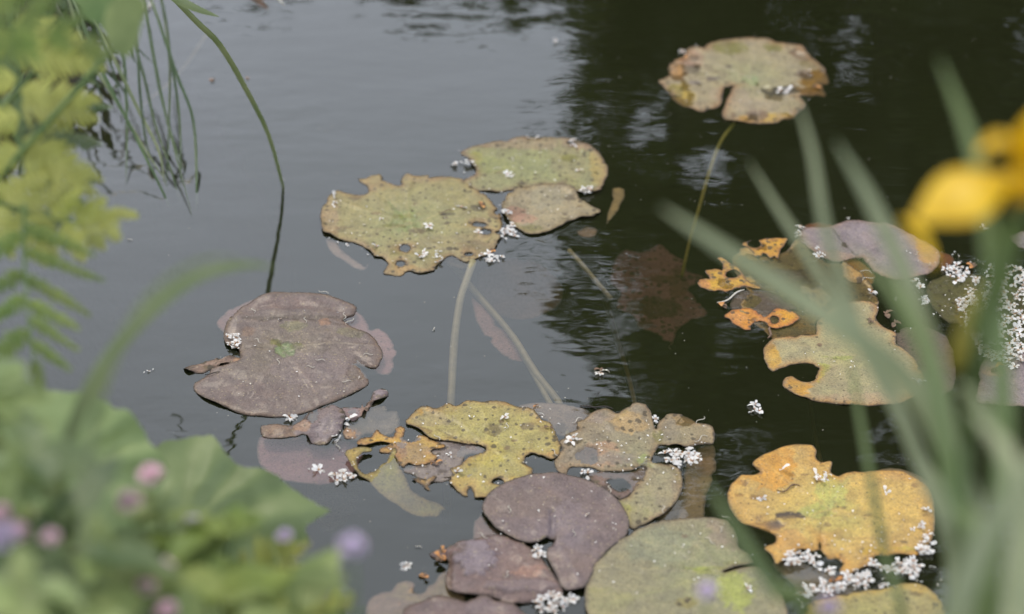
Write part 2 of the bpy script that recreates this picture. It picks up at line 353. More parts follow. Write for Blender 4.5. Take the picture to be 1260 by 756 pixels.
    if spots > .28 and z > 0:                       # small rotten spots, most of them near the rim
        rs = random.Random(int(seed*13)); blot = list(blot)
        for _ in range(5+int(nv/420)):
            o_ = O[rs.randrange(len(O))]*rs.choice([.93, .88, .8, .6, .4]); sz = rs.uniform(.0012, .0042)
            d = np.sqrt((V[:, 0]-o_[0])**2/(sz*rs.uniform(.9, 2.2))**2+(V[:, 1]-o_[1])**2/sz**2)+.45*n3+.2*n2
            kk = np.clip((1-d)*3+.5, 0, 1); mix(rs.choice([(.05, .03, .018), (.11, .07, .03), (.07, .06, .02)]), kk*rs.uniform(.55, .9)); zz -= kk*.0004
    for bl in blot:
        bx, by, rx, ry, c, f = bl[:6]; dz = bl[6] if len(bl) > 6 else 0; hard = (bl[7] if len(bl) > 7 else 3.0)*1.9
        q = P(bx, by, zs); qx = P(bx+rx, by, zs).x-q.x; qy = P(bx, by-ry, zs).y-q.y
        d = np.sqrt(((V[:, 0]-(q.x-cx))/qx)**2+((V[:, 1]-(q.y-cy))/qy)**2)+.34*n2+.20*n1+.34*n3
        k = np.clip((1-d)*hard+.5, 0, 1); k = k*k*(3-2*k)
        mix(c, k*f); zz += dz*k
        if len(bl) > 8: al += bl[8]*k
    for ln in lines:  # vein and fold lines; the dark folds have crease shading painted in
        pw_ = w2(ln[0]); d = np.full(nv, 9.0)
        for i in range(len(pw_)-1):
            a_, b2 = pw_[i], pw_[i+1]; ab = b2-a_; tt = np.clip(((V-a_)@ab)/(ab@ab+1e-12), 0, 1); d = np.minimum(d, np.linalg.norm(V-a_-tt[:, None]*ab, axis=1))
        k = np.exp(-((d+.0008*n3)/(ln[1]*.001))**2)*np.clip(1+.6*n2, 0, 1); mix(ln[2], k*ln[3]); zz += ln[4]*np.exp(-(d/(ln[1]*.0022))**2)
    if decay is None: decay = .8 if rag > .0011 and z > 0 else 0
    if decay: mix((.075, .045, .022), np.clip((.0052*(n2*1.3+n3*.9)-ed+.0008)/.0015, 0, 1)*decay); al += .9*np.exp(-ed/.010)*decay*np.clip(.5+n1*1.5, 0, 1)
    if edge is not None: mix(edge, np.clip(np.exp(-ed/edge_w)*1.3+n2*.5*np.exp(-ed/(edge_w*3)), 0, 1))
    mix(np.array(base)*.80, np.clip(.5+.5*np.cos(wob*veins), 0, 1)**2*np.clip(rr/rmax*1.3-.15, 0, 1)*.34*min(vein*1.3, 1))  # relief shading put into the colour: darker valleys between the veins
    mix(np.array(vcol if vcol is not None else np.array(base)*1.28), vn*vein*.62)
    mix((.03, .02, .01), np.clip(np.exp(-ed/.0013)*.85, 0, 1))  # thin dark line painted round the edge as rim shadow and meniscus
    v3 = np.concatenate([np.column_stack([V, zz]), np.column_stack([V, zz-thick])])
    # rim wall
    e = {}
    for a, b_, c in FA:
        for p, q in ((a, b_), (b_, c), (c, a)):
            if (q, p) in e: del e[(q, p)]
            else: e[(p, q)] = 1
    side = [(p+nv, q+nv, q, p) for p, q in e]
    faces = [tuple(f) for f in FA.tolist()]+[(a+nv, c+nv, b_+nv) for a, b_, c in FA.tolist()]+[tuple(int(i) for i in f) for f in side]
    me = bpy.data.meshes.new('leaf_blade'); me.from_pydata(v3.tolist(), [], faces); me.materials.append(M['pad'])
    me.polygons.foreach_set('use_smooth', [True]*len(faces))
    at = me.color_attributes.new('Col', 'FLOAT_COLOR', 'POINT')
    c4 = np.concatenate([np.column_stack([col, al])]*2); at.data.foreach_set('color', np.clip(c4, 0, 1).ravel().astype('f4')); me.update()
    PADTOP.append(np.column_stack([V[:, 0]+cx, V[:, 1]+cy, zz]))
    if stalk:
        o = empty(name, (cx, cy, 0)); bl = bpy.data.objects.new('leaf_blade', me); COL.objects.link(bl); bl.parent = o
        mb = MB(); pts = [P(a, b_, zq) for a, b_, zq in stalk[0]]; pts = spline(pts, 22)
        tube(mb, pts, [stalk[1]*(1+.12*noise.noise((i*.4, seed, 0))) for i in range(22)], 8); mb.build('leaf_stalk', stalk[2], o)
    else:
        o = bpy.data.objects.new(name, me); COL.objects.link(o); o.location = (cx, cy, 0)
    tag(o, label, cat, group); return o

# ------------------------------------------------------------------ terrain, pond bed, water
bank_px = [(560, 1250), (470, 900), (395, 765), (300, 720), (170, 640), (40, 570), (-60, 520), (-160, 300), (-60, 190), (40, 140), (110, 118), (122, 60), (90, -40), (160, -260), (-200, -420)]
LB = [(p.x, p.y) for p in (P(a, b) for a, b in bank_px if b > -200)]
pond = np.array([(4.5, .55), (1.2, .78), (.55, .80), (.1, .95)] + LB[1:] + [(-1.6, 4.6), (-2.6, 5.6), (-1.5, 6.8), (.6, 7.1), (3, 6.9), (5.5, 5.5), (6, 2.5)])
def sdist(poly, x, y):
    d = np.full(x.shape, 1e9)
    for i in range(len(poly)):
        a = poly[i-1]; b = poly[i]; ab = b-a
        t = np.clip(((x-a[0])*ab[0]+(y-a[1])*ab[1])/(ab@ab+1e-12), 0, 1)
        d = np.minimum(d, np.hypot(x-a[0]-t*ab[0], y-a[1]-t*ab[1]))
    return np.where(inside(poly, x, y), -d, d)
def ground_h(x, y):
    x = np.asarray(x, float); y = np.asarray(y, float); s = sdist(pond, x, y)
    sm = lambda t: np.clip(t, 0, 1)**2*(3-2*np.clip(t, 0, 1))
    return -.55+.55*sm((s+.35)/.35)+.13*sm(s/.12)+.10*sm((s-.1)/1.5)
k = np.linspace(-1, 1, 260); g1 = np.sinh(k*7.6)/math.sinh(7.6)*900
X, Y = np.meshgrid(g1, g1+1.8)
Z = ground_h(X.ravel(), Y.ravel()).reshape(X.shape)
Z += np.array([noise.noise((a*2.2, b*2.2, 1))*.03+noise.noise((a*9, b*9, 1))*.012 if abs(a) < 15 and abs(b) < 18 else 0 for a, b in zip(X.ravel(), Y.ravel())]).reshape(X.shape)
me = bpy.data.meshes.new('ground'); n = len(k)
me.from_pydata(np.column_stack([X.ravel(), Y.ravel(), Z.ravel()]).tolist(), [], [(i*n+j, i*n+j+1, (i+1)*n+j+1, (i+1)*n+j) for i in range(n-1) for j in range(n-1)])
me.polygons.foreach_set('use_smooth', [True]*len(me.polygons)); me.materials.append(M['soil'])
go = bpy.data.objects.new('ground', me); COL.objects.link(go); tag(go, 'dark damp earth of the pond bank and bed', kind='structure')
mb = MB(); x0, x1, y0, y1, zb = -5, 8, .2, 9, -.5
mb.add([(x0, y0, zb), (x1, y0, zb), (x1, y1, zb), (x0, y1, zb), (x0, y0, 0), (x1, y0, 0), (x1, y1, 0), (x0, y1, 0)], [(3, 2, 1, 0), (4, 5, 6, 7), (0, 1, 5, 4), (1, 2, 6, 5), (2, 3, 7, 6), (3, 0, 4, 7)])
wo = mb.build('pond_water', M['water'], smooth=False); tag(wo, 'still dark pond water reflecting grey sky and trees', kind='structure')

# ------------------------------------------------------------------ trees across the pond (seen mirrored in the water)
def tree(label, x, y, h, rad, leafm, nclump, per, zlo=.12, lean=0.0, size=.07, group=None, seed=1, profile=None):
    rs = np.random.default_rng(seed); gz = float(ground_h(np.array([x]), np.array([y]))[0])-.05
    o = empty('broadleaf_tree', (x, y, gz)); tag(o, label, 'tree', group)
    mb = MB(); tp = [(x+lean*(i/8)**1.5+.06*math.sin(i*1.7+seed), y+.05*math.cos(i*1.3), gz+h*.92*i/8) for i in range(9)]
    tube(mb, tp, [max(.012, h*.018*(1-i/8.6)) for i in range(9)], 8)
    limbs = MB(); cl = []
    for i in range(nclump):
        u = zlo+(1-zlo)*rs.random()**.85
        pr = profile(u) if profile else math.sin(min(1, (u-zlo)/(1-zlo)*.9+.12)*math.pi)**.6
        a = rs.random()*math.tau; r_ = rad*pr*(.35+.65*rs.random()**.5)
        j = u*.92*8; k0 = min(int(j), 7); b = np.array(tp[k0])*(1-(j-k0))+np.array(tp[k0+1])*(j-k0)
        c = b+np.array([math.cos(a)*r_, math.sin(a)*r_, h*.05*rs.random()])
        cl.append(c)
        if i % 3 == 0:
            m_ = (b+c)/2+np.array([0, 0, h*.02]); b[2] -= h*.03
            tube(limbs, spline([b, m_, c], 5), [h*.005*(1-.8*q/4) for q in range(5)], 5, cap=False)
    mb.build('trunk', M['bark'], o); limbs.build('limbs', M['bark'], o)
    cl = np.array(cl); Nn = nclump*per
    cen = np.repeat(cl, per, 0)+rs.normal(0, 1, (Nn, 3))*np.array([.17, .17, .17])*(rad/1.6)
    ax = rs.normal(0, 1, (Nn, 3)); ax[:, 2] = ax[:, 2]*.6-.3; ax /= np.linalg.norm(ax, axis=1)[:, None]
    bx = np.cross(ax, rs.normal(0, 1, (Nn, 3))); bx /= np.linalg.norm(bx, axis=1)[:, None]
    s_ = size*rs.uniform(.6, 1.4, (Nn, 1))
    q = np.stack([cen-ax*s_, cen+bx*s_*.45, cen+ax*s_, cen-bx*s_*.45], 1).reshape(-1, 3)-np.array([x, y, gz])
    me = bpy.data.meshes.new('crown'); me.vertices.add(Nn*4); me.vertices.foreach_set('co', q.ravel())
    me.loops.add(Nn*4); me.loops.foreach_set('vertex_index', np.arange(Nn*4)); me.polygons.add(Nn)
    me.polygons.foreach_set('loop_start', np.arange(Nn)*4); me.polygons.foreach_set('loop_total', np.full(Nn, 4)); me.update(calc_edges=True)
    me.materials.append(leafm); c = bpy.data.objects.new('crown', me); COL.objects.link(c); c.parent = o
    return o
def tx(px, y): return (px-W0/2)/FPX*y*1.12
# y is the tree's distance; the mirrored sight line of pixel row r climbs (36.5 - (r-378)*.0251) degrees
trees = [  # px, y, h, rad, clumps, per, material, label
    (1010, 9.6, 9.0, 1.25, 330, 150, 'tree2', 'tall dark broadleaf tree standing nearest the middle of the far bank'),
    (1190, 9.0, 8.0, 1.4, 380, 150, 'tree2', 'tallest dark broadleaf tree on the far bank'),
    (1390, 9.8, 6.0, 1.5, 220, 140, 'tree1', 'broad green tree at the right end of the far bank'),
    (835, 8.6, 5.9, 1.05, 240, 100, 'tree1', 'slim middle sized tree at the left end of the tall row'),
    (1080, 8.2, 5.0, 1.15, 220, 150, 'tree2', 'low dense dark tree in front of the tall row'),
    (1300, 8.1, 5.4, 1.1, 200, 150, 'tree1', 'low green tree in front of the tallest tree'),
]
for i, (px, y, h, rad, nc, per, mt, lb) in enumerate(trees):
    tree(lb, tx(px, y), y, h, rad, M[mt], int(nc*(.21 if h > 6 else .16)), int(per*1.0), seed=20+i, group='trees on the far bank', size=.075)
for i, (px, y, h, rad, lb) in enumerate([(330, 9.0, 3.25, .8, 'small rounded bush tree far left of the far bank'), (520, 9.3, 3.62, .75, 'small pointed bush tree with a thin top'),
                                         (650, 9.4, 3.5, .6, 'small bush tree next to the tall row'), (60, 9.2, 3.2, .9, 'small wide bush tree at the left corner of the pond'), (775, 8.8, 4.0, .6, 'small narrow bush tree at the foot of the tall row')]):
    tree(lb, tx(px, y), y, h*.93, rad, M['tree2'], 90, 110, seed=50+i, group='small trees on the far bank', size=.06)

# ------------------------------------------------------------------ lily pads
OR = (.42, .16, .012); YEL = (.34, .235, .03); PUR = (.115, .078, .080); LAV = (.17, .135, .16); BR = (.10, .055, .03); OLV = (.12, .115, .015); DK = (.03, .022, .014)
GRN = (.20, .225, .09); PALE = (.24, .20, .125); PKB = (.22, .135, .095)
z1 = lambda p: zc(370, 150, 3, p); z2 = lambda p: zc(200, 320, 3, p); zK = lambda p: zc(780, 20, 4.846, p)
z5 = lambda p: zc(840, 250, 3, p); z6 = lambda p: zc(840, 500, 2.952, p); zE = lambda p: zc(400, 480, 4.725, p)
zF = lambda p: zc(640, 480, 4.2, p); zJ = lambda p: zc(700, 600, 4.5, p); zH = lambda p: zc(440, 620, 4.846, p); z3 = lambda p: zc(400, 470, 2.52, p)

G_ = 'lily pads floating on the pond'; S_ = 'lily pads lying under the water'
def pad(name, label, *a, **k): return lily_pad(name, label, *a, group=G_, **k)
def sub(label, *a, **k): return lily_pad('sunken_lily_pad', label, *a, group=S_, **k)

# B: upper of the middle group
pad('lily_pad', 'olive green oval lily pad at the back of the middle group, behind the ragged one', z1([(590,118),(640,92),(720,74),(790,66),(850,60),(930,58),(1000,72),(1060,88),(1100,118),(1130,160),(1135,185),(1122,220),(1112,255),(1060,268),(1010,262),(960,240),(890,238),(800,250),(720,262),(640,250),(592,225),(640,205),(648,186),(630,160),(625,140)]),
    (655, 205), z=.003, base=(.205,.20,.095), mid=(.19,.20,.09), edge=(.20,.12,.07), edge_w=.005, spots=.62, veins=24, lift=.003, seed=3,
    blot=[(740,205,14,26,(.30,.22,.06),.7),(700,200,22,20,(.22,.19,.10),.5),(725,178,26,8,(.24,.15,.10),.7),(640,178,50,7,(.22,.15,.11),.6),(585,196,10,8,(.20,.20,.03),.8),(700,196,12,5,OLV,.8),(600,205,25,10,(.17,.19,.06),.5)], holes=[(701,178,4,1.6)])
# C: folded pad under
pad('lily_pad', 'small pinkish green lily pad folded beneath the olive oval one in the middle group', z1([(745,300),(770,272),(800,255),(870,238),(960,236),(1010,258),(1030,290),(1070,312),(1105,335),(1080,356),(1020,362),(960,388),(920,408),(880,420),(830,416),(795,395),(770,375),(745,340)]),
    (645, 258), ez=None, z=.0055, base=(.24,.20,.125), edge=(.20,.14,.06), spots=.5, lift=.004, amp=.003, seed=8,
    blot=[(634,264,12,9,(.20,.10,.07),.8),(646,270,14,5,(.30,.17,.12),.7),(655,283,14,5,OLV,.6),(690,250,20,8,(.26,.21,.12),.6),(700,245,22,4,DK,.75,0,6),(672,245,22,14,(.23,.21,.15),.6)], holes=[(612,247,10,5)])
# A: large ragged
pad('lily_pad', 'large ragged yellow green lily pad with chewed edges, left of the middle group', z1([(212,213),(240,210),(268,200),(292,198),(312,222),(340,233),(364,236),(372,214),(380,200),(398,192),(420,195),(452,200),(472,204),(476,216),(520,210),(560,208),(592,212),(630,235),(655,258),(690,280),(712,310),(738,345),(746,385),(735,435),(712,475),(680,498),(650,508),(606,522),(570,500),(545,498),(500,535),(488,552),(440,562),(400,552),(370,570),(335,568),(306,560),(320,528),(300,505),(272,500),(262,486),(230,462),(190,448),(140,436),(110,420),(84,412),(74,375),(74,330),(92,300),(108,275),(135,254),(176,266),(215,272),(246,268),(252,250),(240,236)]),
    (505, 277), z=.0045, lines=[([(505, 277), (490, 262), (478, 250)], 1.3, (.13, .17, .05), .8, -.0006), ([(505, 277), (485, 270), (480, 282), (484, 288)], 1.4, (.10, .12, .02), .8, -.0006), ([(505, 277), (470, 285), (420, 285)], 1.8, (.30, .25, .13), .5, .0008), ([(505, 277), (540, 265), (590, 250)], 1.8, (.29, .25, .13), .5, .0008), ([(505, 277), (500, 245), (505, 225)], 1.8, (.29, .26, .13), .5, .0008), ([(505, 277), (450, 260), (420, 250)], 1.8, (.30, .25, .13), .4, .0008), ([(505, 277), (525, 300), (560, 310)], 1.8, (.29, .26, .12), .5, .0008)], base=(.235,.205,.092), mid=(.20,.205,.095), edge=(.24,.155,.07), edge_w=.006, spots=.5, veins=22, lift=.003, amp=.002, vein=.8, seed=5, rag=.0018,
    blot=[(500,338,26,10,(.33,.20,.075),.75),(485,330,12,8,(.33,.20,.075),.6),(405,275,12,22,(.26,.17,.11),.55),(470,225,18,12,(.25,.18,.08),.6),(520,218,30,8,(.24,.17,.10),.6),(500,272,16,14,(.17,.205,.075),.7),(484,280,16,2.6,OLV,.75,0,5),(497,268,13,3,OLV,.8,0,5),(512,285,9,3,(.10,.07,.04),.8),(590,258,12,5,DK,.7,0,4),(608,265,8,6,(.12,.08,.04),.8),(560,300,45,10,(.20,.16,.09),.5,0,3,.35),(550,265,12,1.6,DK,.6,0,6),(585,305,20,8,BR,.45),(490,312,14,7,OLV,.5),(437,245,9,3,DK,.6,0,4),(420,282,10,2,BR,.5)],
    holes=[(498,306,6.5,5),(493,325,5.5,3.2),(590,277,9,2.6),(598,287,7,4.5),(577,314,6,2.4),(612,262,4,3)],
    stalk=([(582,322,-.002),(574,345,-.008),(566,370,-.014),(559,420,-.022),(555,492,-.03),(552,560,-.08),(550,640,-.3)], .0052, M['stalk']))
sub('torn pinkish rim of the ragged pad sunk just under the water at its lower left', z1([(92,430),(130,440),(150,470),(190,500),(235,535),(250,522),(240,545),(215,545),(180,528),(140,500),(105,470)]), (424,312), z=-.006, base=(.20,.14,.11), amp=.001, lift=0, step=.003)
sub('narrow upright yellow leaf scrap standing in the water right of the middle group', z1([(1155,245),(1200,248),(1190,290),(1160,340),(1130,375),(1140,320),(1150,280)]), (759,252), z=-.003, base=(.27,.20,.09), amp=.001, lift=0, step=.003)
sub('faint peach coloured leaf scrap under water below the folded pad', z1([(1020,405),(1060,385),(1095,400),(1080,425),(1040,425)]), (723,284), z=-.012, base=(.26,.18,.13), amp=.001, lift=0, step=.003)
sub('pale leaf scrap under water below the ragged pad', z1([(530,498),(600,505),(630,520),(600,540),(550,528)]), (563,322), z=-.012, base=(.24,.19,.12), amp=.001, lift=0, step=.003)

# K: far pad
pad('lily_pad', 'farthest lily pad, pale with brown and orange blistered rim, alone on the dark water', zK([(150,388),(178,372),(205,350),(200,330),(212,290),(250,262),(300,245),(318,205),(370,196),(420,205),(445,165),(500,150),(560,140),(650,134),(730,136),(800,136),(848,165),(880,172),(935,180),(1000,185),(1030,215),(1060,250),(1110,292),(1140,330),(1160,372),(1158,398),(1120,405),(1145,436),(1140,465),(1050,472),(990,482),(1022,530),(1010,556),(960,600),(900,622),(850,640),(780,648),(700,645),(620,634),(560,628),(532,612),(524,592),(532,560),(560,480),(592,420),(545,440),(528,480),(525,525),(500,545),(460,562),(400,572),(340,550),(280,530),(235,492),(205,455),(172,425)]),
    (922, 97), z=.004, lines=[([(922, 97), (905, 105), (893, 125), (890, 145)], 1.6, (.09, .08, .04), .8, -.001), ([(922, 97), (960, 85), (1000, 80)], 2, (.28, .25, .17), .5, .0008), ([(922, 97), (880, 80), (850, 75)], 2, (.28, .24, .17), .5, .0008), ([(922, 97), (930, 70), (925, 50)], 2, (.28, .24, .16), .5, .0008), ([(922, 97), (940, 125), (960, 145)], 2, (.28, .24, .16), .5, .0008)], base=PALE, mid=(.22,.21,.115), edge=(.22,.12,.05), edge_w=.007, spots=.45, veins=20, lift=.003, amp=.003, seed=12, rag=.0018,
    blot=[(838,117,16,14,(.30,.21,.02),.9,-.002),(832,112,9,8,OLV,.7),(897,60,22,9,OLV,.85),(952,60,12,7,OLV,.85),(1005,100,24,14,(.34,.18,.015),.9,-.003),(1000,112,24,6,(.32,.16,.012),.9,-.003),(985,68,14,8,BR,.75,-.001),(1000,80,16,6,(.12,.09,.02),.8),(850,73,14,9,(.30,.18,.13),.7),(840,78,16,7,(.27,.17,.12),.6),(832,88,14,10,(.28,.13,.02),.8,-.002),(850,86,12,5,DK,.7),(955,146,34,6,(.36,.24,.03),.85,-.002),(925,148,18,6,(.34,.19,.02),.85),(932,142,14,7,(.13,.08,.05),.9),(855,72,7,4,DK,.7),(903,142,3.4,2.6,BR,.8),(875,98,8,2.6,(.07,.05,.05),.85,0,6),(896,84,5,2,(.05,.03,.03),.85,0,6),(855,102,7,2,(.10,.08,.10),.8,0,5),(962,112,24,5,(.07,.07,.08),.85,-.001,4),(945,109,5,3,(.45,.42,.30),.8,0,6),(975,132,16,6,(.20,.17,.10),.6),(923,98,10,6,(.17,.22,.10),.7),(900,120,25,12,(.25,.20,.15),.6),(925,130,30,8,(.26,.21,.15),.6),(990,92,10,5,(.10,.07,.06),.8),(985,66,6,2.5,(.5,.46,.38),.6)],
    holes=[(894,111,3.5,3.4)], stalk=([(905,150,-.01),(886,176,-.02),(872,215,-.03),(862,250,-.04),(848,300,-.06),(838,345,-.085),(825,400,-.2)], .0026, M['stalk_y']))

# D: purple with raised back lobe
sub('dusky pink lily pad sunk behind the upper left of the dull purple pad', z2([(200,230),(240,185),(300,160),(350,140),(400,140),(400,260),(260,300),(225,270)]), (300,395), z=-.014, base=(.27,.145,.15), lift=0, amp=.001, step=.003)
sub('dusky pink lily pad sunk behind the right side of the dull purple pad', z2([(690,190),(725,195),(758,235),(765,258),(800,256),(840,285),(862,340),(855,385),(835,425),(800,420),(760,390),(700,330),(660,250)]), (450,440), z=-.010, base=(.27,.145,.16), lift=0, amp=.001, step=.003)
pad('lily_pad', 'dull purple lily pad lying alone on the left with a raised folded back lobe', z2([(283,338),(262,325),(236,318),(226,290),(232,262),(246,225),(280,186),(328,156),(370,138),(430,126),(500,122),(560,124),(600,130),(650,148),(700,162),(717,178),(706,205),(682,214),(668,226),(700,250),(752,268),(784,292),(802,320),(814,350),(797,392),(780,402),(740,392),(716,384),(730,398),(752,425),(760,460),(720,485),(660,515),(600,538),(520,568),(430,582),(370,580),(320,577),(260,560),(190,530),(140,505),(116,480),(118,458),(150,438),(172,420),(182,402),(230,385),(282,370)]),
    (350, 432), z=.007, lines=[([(312, 402), (322, 395), (338, 392), (362, 395), (400, 397), (416, 402), (436, 400)], 1.1, (.035, .022, .015), .85, -.0003), ([(300, 432), (318, 430), (337, 431)], 1.1, (.04, .03, .02), .8, -.001), ([(356, 433), (380, 428), (420, 425), (460, 428)], 1.3, (.24, .20, .16), .6, .001), ([(350, 432), (345, 424), (338, 420)], 1.2, (.06, .06, .02), .8, -.001), ([(350, 434), (330, 460), (310, 490)], 1.6, (.19, .14, .13), .4, .0008), ([(350, 434), (380, 470), (395, 500)], 1.6, (.19, .14, .13), .4, .0008), ([(300, 385), (330, 378), (380, 378), (420, 385)], 3, (.10, .065, .055), .5, -.0015)], base=(.135,.103,.10), mid=(.15,.12,.095), edge=(.16,.10,.07), edge_w=.003, spots=.12, veins=16, lift=.0035, amp=.0035, vein=.75, seed=14, rag=.0008,  # last of the lines is shading painted along the back rim
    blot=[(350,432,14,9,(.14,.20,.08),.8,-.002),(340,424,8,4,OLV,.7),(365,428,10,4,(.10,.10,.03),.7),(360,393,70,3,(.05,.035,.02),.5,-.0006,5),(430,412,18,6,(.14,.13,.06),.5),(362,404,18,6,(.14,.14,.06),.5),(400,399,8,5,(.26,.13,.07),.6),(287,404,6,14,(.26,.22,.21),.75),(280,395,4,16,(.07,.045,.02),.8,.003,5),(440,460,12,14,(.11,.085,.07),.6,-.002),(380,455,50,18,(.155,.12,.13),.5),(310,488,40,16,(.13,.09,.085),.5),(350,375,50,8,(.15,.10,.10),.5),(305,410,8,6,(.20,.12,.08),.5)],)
pad('torn_pad_flap', 'narrow brownish torn flap poking out left of the dull purple pad', z2([(78,404),(100,393),(140,384),(180,372),(235,364),(290,365),(296,376),(250,386),(205,395),(178,405),(150,418),(118,420),(92,416)]), (262,450), z=.005, base=(.20,.13,.10), lift=.004, amp=.003, step=.0022, blot=[(295,444,6,4,(.32,.16,.07),.7),(240,450,40,3,(.26,.17,.14),.6),(232,455,10,3,DK,.7),(265,455,12,2,(.08,.05,.03),.7)], cat='leaf flap')
pad('curled_pad_scrap', 'curled brown and mauve scrap of lily pad below the dull purple pad', z2([(362,628),(372,612),(420,608),(470,612),(505,600),(520,585),(545,565),(590,548),(628,540),(662,552),(674,585),(668,622),(640,655),(602,682),(570,686),(548,676),(520,650),(440,660),(372,655)]), (400,525), z=.007, base=(.15,.115,.125), lift=.004, amp=.005, step=.0022, seed=4,
    blot=[(340,533,22,12,(.16,.10,.065),.85),(372,524,12,6,(.26,.15,.09),.7),(385,512,6,10,(.07,.045,.03),.7,-.003),(398,505,10,10,(.14,.10,.10),.5),(405,530,14,16,(.17,.14,.16),.6)], cat='leaf scrap')
pad('curled_pad_scrap', 'small mauve upturned scrap tip right of the dull purple pad', z2([(660,548),(700,544),(742,545),(768,520),(775,492),(800,480),(826,482),(834,500),(810,518),(782,530),(762,556),(732,580),(700,600),(676,580)]), (445,500), z=.006, base=(.17,.12,.135), lift=.005, amp=.004, step=.0022, seed=6,
    blot=[(450,505,6,14,(.30,.18,.13),.8),(430,508,14,8,(.17,.11,.12),.5),(467,485,8,6,(.20,.17,.20),.6),(474,481,3,2,(.5,.45,.42),.7)], cat='leaf scrap')
sub('dark purple lily pad sunk below the curled scraps', z2([(360,655),(440,662),(520,655),(600,690),(660,660),(720,690),(740,740),(690,800),(600,830),(480,820),(380,790),(350,720)]), (375,560), z=-.014, base=(.24,.13,.17), lift=0, amp=.001, step=.004)
# debris mat left of E
sub('grey brown rotting leaf mat under water right of the curled scraps', zE([(180,150),(240,120),(300,80),(380,90),(420,130),(440,190),(420,240),(330,270),(240,260),(190,300),(120,290),(120,230),(170,190)]), (460,520), z=-.003, base=(.12,.10,.08), amp=.003, lift=.002, rag=.003, step=.003, blot=[(430,535,14,10,(.30,.17,.09),.8,.002),(427,515,6,10,(.42,.26,.16),.8,.003),(465,510,20,6,DK,.5),(440,520,14,12,(.05,.05,.035),.6)])

# W: crescent, Eo: orange rags, E3, E
pad('lily_pad', 'yellow crescent shaped lily pad sinking under water at its lower end', zE([(118,402),(170,372),(228,360),(272,366),(258,380),(218,392),(190,425),(196,480),(232,502),(288,482),(326,440),(366,412),(396,352),(412,352),(425,400),(462,480),(505,555),(590,592),(660,612),(700,640),(640,680),(520,690),(430,655),(320,592),(250,535),(196,515),(152,460)]),
    (478, 580), z=-.0012, base=(.22,.21,.075), edge=(.28,.20,.06), spots=.3, lift=.001, amp=.0012, tilt=(-.16,.10), seed=21, blot=[(430,572,14,22,(.36,.23,.05),.8),(480,575,10,12,(.27,.27,.03),.7),(500,610,30,14,(.19,.165,.10),.7),(455,585,8,6,(.33,.21,.05),.7)])
sub('grey mauve middle of the yellow pad lying just under water in its slit', zE([(590,300),(700,300),(860,315),(930,345),(900,372),(820,380),(800,430),(780,470),(730,520),(650,540),(560,520),(470,500),(450,450),(520,440),(600,430),(650,400),(600,350)]), (560,562), z=.0012, ez=None, base=(.17,.14,.135), amp=.0015, lift=0, step=.0028, blot=[(565,548,16,5,(.07,.05,.05),.7),(590,555,14,6,(.19,.15,.16),.5)])
pad('lily_pad', 'small ragged orange yellow lily pad between the curled scraps and the yellow pad', zE([(188,318),(230,288),(268,280),(284,244),(310,234),(336,262),(398,280),(404,228),(438,210),(466,236),(456,278),(500,300),(540,268),(582,270),(630,300),(690,318),(705,342),(640,350),(616,362),(655,378),(650,405),(600,428),(520,446),(455,456),(432,432),(412,398),(392,368),(345,368),(318,360),(330,342),(385,322),(340,310),(258,326),(202,328)]),
    (495, 550), z=.0015, base=(.36,.235,.055), edge=(.32,.16,.05), spots=.4, rag=.0022, seed=25, blot=[(505,558,24,12,(.25,.17,.085),.85),(492,556,8,12,(.18,.10,.07),.7),(470,540,22,8,(.48,.28,.03),.7),(495,530,8,8,(.50,.29,.03),.8),(505,541,12,3,(.12,.09,.10),.8,-.002),(440,548,10,4,(.32,.19,.12),.6)])
pad('lily_pad_fragment', 'orange brown lily pad fragment below the small ragged pad', zE([(500,522),(555,512),(588,482),(650,506),(632,532),(600,560),(612,588),(590,582),(562,556),(528,540)]), (520,588), z=.0015, base=(.36,.22,.06), edge=BR, spots=.6, rag=.002, step=.0022, cat='leaf fragment')
